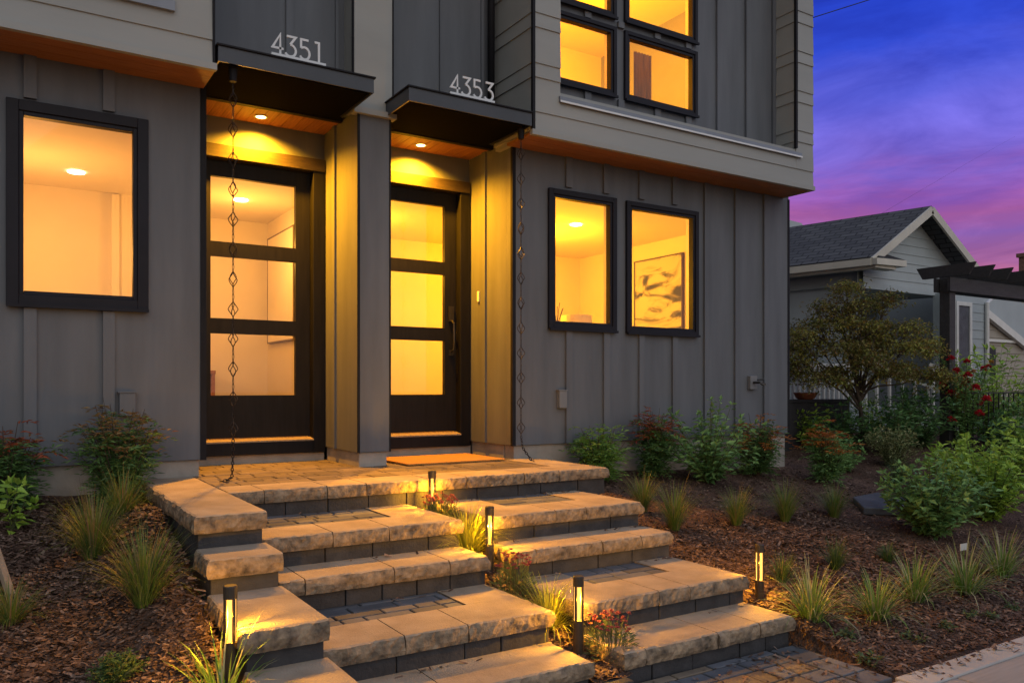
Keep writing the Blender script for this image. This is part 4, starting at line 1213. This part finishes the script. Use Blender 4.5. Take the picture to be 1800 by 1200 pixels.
for i, (x, y) in enumerate(SD):
    bush("seedling", "small grey-green " + LBS[i], x, y, [.06, .07, .055, .05, .05, .045, .05][i], [.06, .07, .09, .05, .06, .05, .05][i], "leaf_flower", 90 + i, 9, (.025, .04), .45, cat="seedling", dens=3, group="seedlings by the sidewalk", z=bumpy(x, y))

# strip: flowers and grasses
def flowers(name, label, x, y, z, h, r, seed, heads=26):
    rnd = random.Random(seed); t = thing(name, (x, y, z), label, "flowers", "pink flower clumps in the mulch strip")
    fo = MB(); random.seed(seed)
    for i in range(520):
        a = rnd.uniform(0, 6.283); q = rnd.random() ** .5; hh = h * .72 * (1 - q * q * .6) * rnd.uniform(.1, 1)
        p = V(x + math.cos(a) * r * q, y + math.sin(a) * r * q, z + hh)
        d = V(math.cos(a) * q, math.sin(a) * q, rnd.uniform(.2, 1.2)); fo.leaf(p, d, rnd.uniform(.03, .055), .005)
    fo.build("foliage", "leaf_flower", t)
    st_ = MB()
    for i in range(heads):
        a = rnd.uniform(0, 6.283); q = rnd.random() ** .5 * .95; p = V(x + math.cos(a) * r * q, y + math.sin(a) * r * q, z + h * rnd.uniform(.74, 1.05) * (1 - .2 * q))
        st_.tube([V(x + math.cos(a) * r * q * .6, y + math.sin(a) * r * q * .6, z), p], .0013, 4)
        hd = MB(); random.seed(seed + i)
        for k in range(9):
            fa = k * .698; hd.leaf(p, V(math.cos(fa), math.sin(fa), rnd.uniform(.1, 1.0)), .017, .012)
        for k in range(4): hd.leaf(p, V(rnd.uniform(-.5, .5), rnd.uniform(-.5, .5), 1), .015, .010)
        hd.build("flower_head", "petal_pink", t)
    st_.build("stem", "cane", t)
flowers("pink_flowers", "faded pink flower clump below the landing at the top of the mulch strip", 2.655, -1.42, strip_z(-1.42) + .03, .20, .14, 101, 60)
flowers("pink_flowers", "pink flower clump in the middle of the mulch strip beside the right flight", 2.665, -2.40, strip_z(-2.40) - .03, .29, .13, 102, 44)
flowers("pink_flowers", "pink flower clump at the foot of the mulch strip beside the lowest bollard", 2.80, -3.16, .10, .27, .13, 103, 44)
grass("golden_grass", "golden grass spilling beside the middle bollard of the mulch strip", 2.62, -1.88, .32, .22, "grass_gold", 104, 340, .007, 0, group="golden grasses in the mulch strip", z=strip_z(-1.88) - .02, droop=2.3)
grass("golden_grass", "golden grass spilling above the lowest bollard of the mulch strip", 2.66, -2.78, .29, .22, "grass_gold", 105, 260, .007, 0, group="golden grasses in the mulch strip", z=strip_z(-2.78) - .03, droop=2.3)

# plant tag and slate slab
t = thing("plant_tag", (6.72, -2.92, ground(6.72, -2.92)), "small white plant tag in the mulch below the large leafy shrub", "plant tag")
mb = MB(); z0 = ground(6.72, -2.92); mb.box(6.70, 6.80, -2.925, -2.92, z0 + .06, z0 + .115); mb.build("plate", "tag_white", t)
mb = MB(); mb.box(6.745, 6.755, -2.928, -2.922, z0 - .05, z0 + .062); mb.build("pin", "steel_dark", t)
t = thing("slate_slab", (7.5, -1.68, ground(7.5, -1.68)), "flat dark slate slab lying in the mulch left of the large leafy shrub", "slab")
mb = MB(); zz = ground(7.5, -1.68); mb.prism([(7.12, -1.75, zz - .02), (7.45, -2.0, zz - .03), (8.0, -1.8, zz - .02), (7.95, -1.35, zz + .03), (7.45, -1.4, zz + .02)], (0, 0, .075)); mb.build("slab", "slate", t, bevel=.012)

# ------------------------------------------------------------------ garden and houses beyond
# maple
def maple():
    rnd = random.Random(5); random.seed(5)
    x, y = 10.15, .35; z = ground(x, y)
    t = thing("maple_tree", (x, y, z), "small spreading maple with olive and bronze leaves past the house corner", "tree")
    tr = MB(); f1 = MB(); f2 = MB()
    tr.tube([V(x, y, z - .1), V(x + .01, y, z + .4), V(x - .03, y + .02, z + .8)], [.035, .030, .026], 8)
    # layered pads: (right, depth, height, radius); right is along the street
    pads = [(-.98, .1, 1.12, .34), (-.62, -.2, 1.02, .32), (-.28, .1, 1.10, .30), (.30, -.25, 1.10, .30), (.66, .1, 1.16, .34), (.98, -.1, 1.06, .24),
            (-.80, .2, 1.42, .36), (-.34, -.2, 1.44, .36), (.12, .15, 1.40, .28), (.52, -.2, 1.46, .36), (.92, .1, 1.52, .30),
            (-.58, .1, 1.76, .34), (-.12, -.1, 1.78, .34), (.34, .1, 1.74, .30), (.74, .05, 1.74, .24),
            (-.36, .1, 2.04, .30), (.06, 0, 2.08, .30), (-.14, .1, 2.30, .24), (.30, -.1, 2.12, .18), (-.95, -.1, 1.62, .20), (-.1, -.3, 1.24, .34), (-.55, .2, 1.58, .32), (.4, .2, 1.58, .32), (-.95, 0, 1.28, .30), (.1, .1, 1.6, .30), (-.2, .2, 1.92, .3)]
    ex = V(.8457, -.5336, 0); ey = V(.5336, .8457, 0)
    for k_, (px, py, pz, r) in enumerate(pads):
        c = V(x, y, z + pz) + ex * px + ey * py * 1.6
        a = V(x - .02, y + .02, z + rnd.uniform(.55, .85)); m_ = a.lerp(c, .55) + V(rnd.uniform(-.08, .08), 0, rnd.uniform(-.05, .10))
        tr.tube([a, a.lerp(m_, .5) + V(rnd.uniform(-.05, .05), 0, .04), m_, c], [.018, .014, .010, .004], 6)
        for k in range(7):
            e = c + V(rnd.uniform(-1, 1) * r, rnd.uniform(-1, 1) * r, rnd.uniform(-.08, .06)); tr.tube([m_.lerp(c, .3 + .1 * k), e], [.006, .002], 4)
        twigs = []
        for k in range(int(210 * r)):
            a_ = rnd.uniform(0, 6.283); q = rnd.random() ** .5 * rnd.uniform(.75, 1.2)
            twigs.append(c + V(math.cos(a_) * q * r, math.sin(a_) * q * r, rnd.gauss(0, .05) - .12 * q * q))
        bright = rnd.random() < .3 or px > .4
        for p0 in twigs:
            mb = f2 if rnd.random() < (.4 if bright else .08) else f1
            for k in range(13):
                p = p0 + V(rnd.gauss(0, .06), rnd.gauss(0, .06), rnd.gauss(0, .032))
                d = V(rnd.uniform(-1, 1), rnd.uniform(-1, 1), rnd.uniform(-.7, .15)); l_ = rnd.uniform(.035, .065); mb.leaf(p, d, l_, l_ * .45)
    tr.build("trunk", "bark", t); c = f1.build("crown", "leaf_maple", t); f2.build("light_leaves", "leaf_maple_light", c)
maple()
bush("leafy_shrub", "bright young shrub at the foot of the maple trunk", 10.55, .5, .75, .22, "leaf_broad_yellow", 110, 22, (.05, .08), .45, dens=12, group="leafy shrubs in the right bed")
GP = "dark shrubs around the maple"
for i, (x, y, h, r, lb) in enumerate([(10.2, -.15, .74, .52, "dark leafy mound left of the climbing roses, below the maple"), (10.9, -.05, .84, .52, "dark leafy mound directly left of the pergola post"), (9.9, .45, .66, .42, "dark leafy mound behind the orange-tipped nandina"), (11.15, .35, .95, .5, "taller dark leafy mound behind the pergola post")]):
    bush("dark_shrub", lb, x, y, h, r, "leaf_dark", 111 + i, 46, (.07, .12), .42, dens=10, group=GP)
bush("garden_shrub", "tall light green shrub behind the iron fence at the right edge", 12.75, -.1, 1.5, .85, "leaf_broad_yellow", 115, 90, (.09, .15), .35, dens=12)
bush("garden_shrub", "dark green hydrangea-like shrub below the iron fence at the right edge", 11.7, -1.0, .72, .6, "leaf_dark", 116, 66, (.08, .13), .5, dens=10)

bush("garden_shrub", "fresh green shrub filling the ground between the pergola post and the iron fence", 12.35, -.6, .85, .42, "leaf_broad", 117, 46, (.06, .11), .42, dens=11)
# planter wall + terracotta bowl
t = thing("planter_wall", (9.9, 1.0, .8), "low dark planter wall behind the lime green shrub", "planter")
mb = MB(); mb.box(9.0, 10.75, .95, 1.35, .6, 1.36); mb.build("wall", "planter_dark", t, bevel=.01)
mb = MB(); mb.box(8.98, 10.77, .93, 1.37, 1.362, 1.40); mb.build("coping", "planter_dark", t)
t = thing("terracotta_bowl", (9.95, 1.12, 1.40), "shallow terracotta bowl on the dark planter wall", "bowl")
mb = MB(); mb.lathe((9.95, 1.12, 1.40), [(.10, 0), (.13, .02), (.165, .085), (.17, .10), (.15, .10), (.12, .04)], 20); mb.build("body", "terracotta", t, smooth=True)

# pergola
t = thing("pergola", (11.4, -.15, ground(11.4, -.15)), "dark stained timber pergola with notched rafters over the garden path", "pergola")
mb = MB(); mb.box(11.32, 11.47, -.24, -.09, .6, 3.13); mb.build("post", "pergola_wood", t, bevel=.006)
mb = MB(); mb.box(13.9, 14.05, -.24, -.09, .6, 3.13); mb.build("post", "pergola_wood", t, bevel=.006)
mb = MB(); mb.box(11.25, 14.6, -.285, -.245, 2.93, 3.125); mb.build("beam", "pergola_wood", t)
mb = MB(); mb.box(11.25, 14.6, -.085, -.045, 2.93, 3.125); mb.build("beam", "pergola_wood", t)
for i in range(7):
    x = 11.38 + .5 * i
    mb = MB(); mb.prism([(x, -.56, 3.315), (x, -.47, 3.15), (x, .20, 3.15), (x, .29, 3.315)], (.045, 0, 0)); mb.build("rafter", "pergola_wood", t)

# climbing roses
def roses():
    rnd = random.Random(9); random.seed(9); x, y = 11.5, -.30; z = ground(x, y)
    t = thing("climbing_rose", (x, y, z), "climbing rose with red, yellow and peach blooms on the pergola post", "rose bush")
    cn = MB(); fo = MB(); ends = []
    for i in range(30):
        az = rnd.uniform(0, 6.283); ht = rnd.uniform(.45, 1.75); ex = rnd.uniform(.08, .50)
        pts = [V(x + math.cos(az) * ex * u ** 1.4 + .03 * math.sin(7 * u + i), y - .05 + math.sin(az) * ex * .6 * u ** 1.4, z - .05 + ht * (u - .18 * u * u)) for u in [k / 7 for k in range(8)]]
        cn.tube(pts, [.008, .007, .006, .006, .005, .004, .004, .003], 5); ends.append(pts[-1])
        for j in range(22):
            k = rnd.uniform(.5, 6.9); a = int(k); p = pts[a].lerp(pts[a + 1], k - a); fa = rnd.uniform(0, 6.283)
            for s_ in range(5):
                d = V(math.cos(fa + s_ * 1.0), math.sin(fa + s_), rnd.uniform(-.3, .4)); fo.leaf(p + d * .03, d, rnd.uniform(.04, .065), .028)
    cn.build("cane", "cane", t); fo.build("foliage", "leaf_broad", t)
    ends.sort(key=lambda e: -e.z)
    for i, e in enumerate(ends):
        m_ = "petal_yellow" if i in (3, 12, 19) else "petal_peach" if i in (8, 15) else "petal_red"
        b_ = MB(); s0 = rnd.uniform(.045, .08)
        for k in range(34):
            ph = rnd.uniform(0, 6.283); th_ = rnd.uniform(-.4, 1.4); d = V(math.cos(ph) * math.cos(th_), math.sin(ph) * math.cos(th_), math.sin(th_))
            b_.leaf(e + d * s0 * .3, d + V(rnd.uniform(-.4, .4), rnd.uniform(-.4, .4), .3), s0 * .8, s0 * .75)
        b_.build("bloom", m_, t)
roses()
# white bloom shrub
t = thing("white_flower_head", (11.55, -1.02, ground(11.55, -1.02)), "pale rounded flower head rising from the dark shrub by the fence", "flower")
mb = MB(); z0 = ground(11.55, -1.02); mb.tube([(11.55, -1.02, z0), (11.50, -1.05, z0 + .52)], .006, 5); mb.build("stem", "cane", t)
mb = MB(); random.seed(3)
for k in range(150):
    d = V(random.gauss(0, 1), random.gauss(0, 1), random.gauss(0, .8) + .3).normalized(); mb.leaf(V(11.50, -1.05, z0 + .55) + d * .07, d + V(random.uniform(-.7, .7), random.uniform(-.7, .7), 0), .03, .026)
mb.build("petals", "petal_white", t)

# iron fence
t = thing("iron_fence", (11.6, -.62, .7), "low black wrought iron fence right of the pergola post", "fence")
p0, p1 = V(11.45, -.42, 0), V(13.4, -.62, 0)
mb = MB(); mb.bar((p0.x, p0.y, 1.50), (p1.x, p1.y, 1.50), .03, .02); mb.build("top_rail", "iron", t)
mb = MB(); mb.bar((p0.x, p0.y, .86), (p1.x, p1.y, .86), .03, .02); mb.build("bottom_rail", "iron", t)
for i in range(18):
    p = p0.lerp(p1, i / 17); mb = MB(); mb.bar((p.x, p.y, .70), (p.x, p.y, 1.49), .014, .014); mb.build("baluster", "iron", t)

# neighbour's house
def neighbour():
    t = thing("neighbor_house", (13.9, 1.56, .9), "pale blue-grey cottage with a front gable, shingle roof and white porch rails", "house")
    Yg = 1.56; az = V(-.208, .978, 0); back = az * 6.5
    ap = V(13.865, Yg, 4.60); zl = 3.66; zr = 3.66
    xl, xr = 12.55, 15.45
    # gable face and body (plan is slightly skewed)
    def P(x, y_, z): return V(x, Yg, z) + az * y_
    hip = (4.60 - 3.66) / (13.865 - 12.35)
    w = MB()
    L0, R0 = xl, 15.55
    gz = lambda x: 4.60 - abs(x - 13.865) * hip
    # gable wall above belt
    w.add([P(L0, 0, 3.28), P(R0, 0, 3.28), P(R0, 0, gz(R0)), P(13.865, 0, 4.60), P(L0, 0, gz(L0)),
           P(L0, .1, 3.28), P(R0, .1, 3.28), P(R0, .1, gz(R0)), P(13.865, .1, 4.60), P(L0, .1, gz(L0))],
          [(0, 1, 2, 3, 4), (9, 8, 7, 6, 5), (0, 5, 6, 1)])
    # left side wall, recessed porch back wall, right bay wall
    w.quad(P(L0 + .1, .1, .6), P(L0 + .1, 0.1, 3.6), P(L0 + .1, 6.5, 3.6), P(L0 + .1, 6.5, .6))
    w.quad(P(L0, 1.5, .6), P(R0, 1.5, .6), P(R0, 1.5, 3.28), P(L0, 1.5, 3.28))
    w.box(14.55, 15.65, 1.2, 1.55, .6, 3.24)
    w.quad(V(15.65, 1.56, .6), V(15.65, 6, .6), V(15.65, 6, 3.6), V(15.65, 1.56, 3.6))
    wo_ = w.build("wall", "n_wall", t)
    # lap lines as thin shadow-casting battens
    s_ = MB(); z = 3.40
    while z < 4.5:
        hw = (4.60 - z) / hip - .02
        s_.box(max(L0, 13.865 - hw), min(R0, 13.865 + hw), Yg - .012, Yg - .001, z, z + .014); z += .155
    z = .9
    while z < 3.2: s_.box(14.551, 15.65, 1.19, 1.199, z, z + .012); s_.box(L0, 14.5, 2.95, 2.965, z, z + .012) if False else None; z += .155
    s_.build("clapboard", "n_wall", t)
    # roof planes
    u = az
    eL = V(12.22, Yg, 3.66) - az * .35; eR = V(15.50, Yg, gz(15.50) + .06) - az * .35
    rg = V(13.865, Yg, 4.66) - az * .35
    rf = MB()
    for e in (eL, eR):
        a, b_, c, d = rg, rg + back, e + back, e
        nn = (b_ - a).cross(d - a).normalized(); nn = nn if nn.z > 0 else -nn
        rf.add([a, b_, c, d] + [q - nn * .05 for q in (a, b_, c, d)], [(0, 1, 2, 3), (7, 6, 5, 4), (0, 3, 7, 4), (1, 0, 4, 5), (2, 1, 5, 6), (3, 2, 6, 7)])
    dn = (eL - rg)
    rf.uv = lambda v: ((v - rg).dot(az), (v.z) / (-dn.z) * dn.length if dn.z else 0)
    ro = rf.build("roof", "shingles", t)
    # rake boards, eave gutter, belt
    for e, nm in ((eL, 0), (eR, 1)):
        mb = MB(); o_ = V(0, 0, -.075); mb.bar(rg + o_ - az * .005, e + o_ - az * .005, .04, .13, (0, 0, 1)); mb.build("rake_board", "n_trim", t)
    mb = MB(); q = eL + V(-.02, 0, -.09); mb.bar(q + V(0, 0, 0), q + back, .11, .11); mb.bar(q + V(.1, 0, -.07), q + back + V(.1, 0, -.07), .12, .06); mb.build("gutter", "n_trim", t)
    mb = MB(); mb.bar(eL + V(-.05, 0, -.09), eL + V(.75, 0, -.07), .22, .10); mb.bar(eL + V(.0, .05, -.15), eL + V(.55, .05, -.15), .2, .06); mb.build("eave_return", "n_trim", t)
    mb = MB(); mb.prism([eL + V(.05, -.1, -.03), eL + V(.78, -.1, -.02), eL + V(.45, .1, .10), eL + V(.2, .1, .1)], (0, .04, 0)); mb.build("return_roof", "shingles", t)
    mb = MB(); mb.box(L0 - .05, 15.6, Yg - .05, Yg + .12, 3.20, 3.30); mb.build("porch_beam", "n_wall", t)
    mb = MB(); mb.quad(P(L0, .12, 3.27), P(R0, .12, 3.27), P(R0, 1.5, 3.27), P(L0, 1.5, 3.27)); mb.build("porch_ceiling", "n_wall", t)
    # window in the right part
    mb = MB(); f = .07
    for (a, c, d, e) in ((14.62, 14.69, 1.7, 3.08), (15.05, 15.12, 1.7, 3.08), (14.69, 15.05, 1.7, 1.77), (14.69, 15.05, 3.01, 3.08)): mb.box(a, c, 1.165, 1.189, d, e)
    o = mb.build("window", "n_white", t)
    mb = MB(); mb.quad((14.69, 1.185, 1.77), (15.05, 1.185, 1.77), (15.05, 1.185, 3.01), (14.69, 1.185, 3.01)); mb.build("pane", "slate", o)
    mb = MB(); mb.box(14.47, 14.56, 1.15, 1.24, .8, 3.24); mb.build("corner_board", "n_white", t)
    mb = MB(); mb.tube([(16.0, 1.3, 3.42), (15.95, 1.25, 3.22), (15.60, 1.16, 3.10), (15.60, 1.16, .8)], .035, 8); mb.build("downspout", "n_white", t)
    # porch floor, railing, stair rails
    mb = MB(); mb.box(11.6, 14.4, 1.5, 3.0, .7, 1.25); mb.build("porch_floor", "n_wall", t)
    r = thing("x", (0, 0, 0), None, None); bpy.data.objects.remove(r)
    mb = MB(); mb.bar((9.6, 1.55, 1.93), (12.6, 1.55, 1.93), .07, .05); rl = mb.build("porch_rail", "n_white", t)
    for i in range(25):
        x = 9.7 + .12 * i; mb = MB(); mb.box(x, x + .04, 1.53, 1.57, 1.05, 1.905); mb.build("baluster", "n_white", rl)
    for x0, y0 in ((12.65, 1.45), (14.1, 1.35)):
        A = V(x0, y0, 1.98); B = V(x0 + .6, y0 - .95, 1.45)
        mb = MB(); mb.bar(A, B, .06, .05); sr = mb.build("stair_rail", "n_white", t)
        for i in range(6):
            p = A.lerp(B, (i + .3) / 6); mb = MB(); mb.box(p.x - .02, p.x + .02, p.y - .02, p.y + .02, p.z - .85, p.z - .02); mb.build("baluster", "n_white", sr)
    # rear roof piece peeking over
    mb = MB(); a = V(16.2, 8.2, 0)
    mb.prism([(14.0, 7.2, 3.6), (20.6, 7.2, 4.2), (18.2, 7.2, 5.86), (15.6, 7.2, 6.02)], (0, 3, 0)); mb.build("rear_roof", "n_wall", t)
neighbour()
bpy.data.objects["neighbor_house"].location.x -= .58

# farther house on the right
t = thing("beige_house", (19, 3, .9), "beige clapboard house with a sloping white rake, partly hidden behind the cottage", "house")
mb = MB(); mb.prism([(17.6, 3.0, .8), (26, 3.0, .8), (26, 3.0, 1.9), (18.0, 3.0, 3.25), (17.6, 3.0, 3.45)], (0, 4, 0)); mb.build("wall", "far_wall", t)
mb = MB(); z = 1.0
while z < 3.3:
    xe = min(26, 18.0 + (3.25 - z) / 1.35 * 8); mb.box(17.6, max(17.7, xe), 2.98, 2.999, z, z + .02); z += .17
mb.build("clapboard", "far_wall", t)
mb = MB(); mb.bar((17.5, 2.92, 3.56), (20.2, 2.92, 2.52), .10, .16); mb.build("rake_board", "n_white", t)
mb = MB(); mb.prism([(17.4, 2.95, 3.62), (20.2, 2.95, 2.56), (20.2, 2.95, 2.60), (20.2, 2.95, 3.5), (17.4, 2.95, 4.1)], (0, 3, 0)); mb.build("roof", "n_wall", t)
mb = MB(); mb.box(18.35, 18.85, 2.95, 2.99, 1.75, 2.47); mb.build("window", "planter_dark", t)
mb = MB(); mb.box(17.6, 26, 2.94, 2.985, 2.60, 2.66); mb.build("belt_board", "n_white", t)
t = thing("brick_house", (24, 5, .9), "far house whose brick chimney rises at the right edge of the sky", "house")
mb = MB(); mb.prism([(21.8, 4.6, .8), (30, 4.6, .8), (30, 4.6, 4.0), (25.9, 4.6, 4.75), (21.8, 4.6, 4.0)], (0, 5, 0)); mb.build("wall", "far_wall", t)
mb = MB(); mb.prism([(21.5, 4.5, 4.0), (25.9, 4.5, 4.85), (30.3, 4.5, 4.0), (30.3, 4.5, 4.1), (25.9, 4.5, 4.95), (21.5, 4.5, 4.1)], (0, 5.2, 0)); ro = mb.build("roof", "shingles", t)
mb = MB(); mb.box(24.95, 25.6, 4.7, 5.4, 4.0, 5.35); mb.box(24.9, 25.65, 4.65, 5.45, 5.35, 5.46); c = mb.build("chimney", "brick", ro)
mb = MB(); mb.lathe((25.25, 5.05, 5.46), [(.12, 0), (.12, .22), (.2, .24), (.2, .28), (.05, .36)], 10); mb.build("chimney_cap", "iron", c)

# service wires
t = MB(); t.tube([(8.06, -.30, 5.93), (9.6, -.9, 6.55), (16, -3.4, 9.4), (22, -5.6, 12.5)], .006, 5)
tag(t.build("utility_wire", "iron"), "thin dark service wire leaving the top corner of the house", "wire")
t = MB(); t.tube([(13.55, 2.8, 4.64), (14.676, 3.059, 4.986), (19.213, 4.926, 6.445), (26.245, 7.584, 8.787), (40, 12.8, 13.3)], .002, 5)
tag(t.build("utility_wire", "iron"), "thin service wire rising from the cottage roof into the sky", "wire")
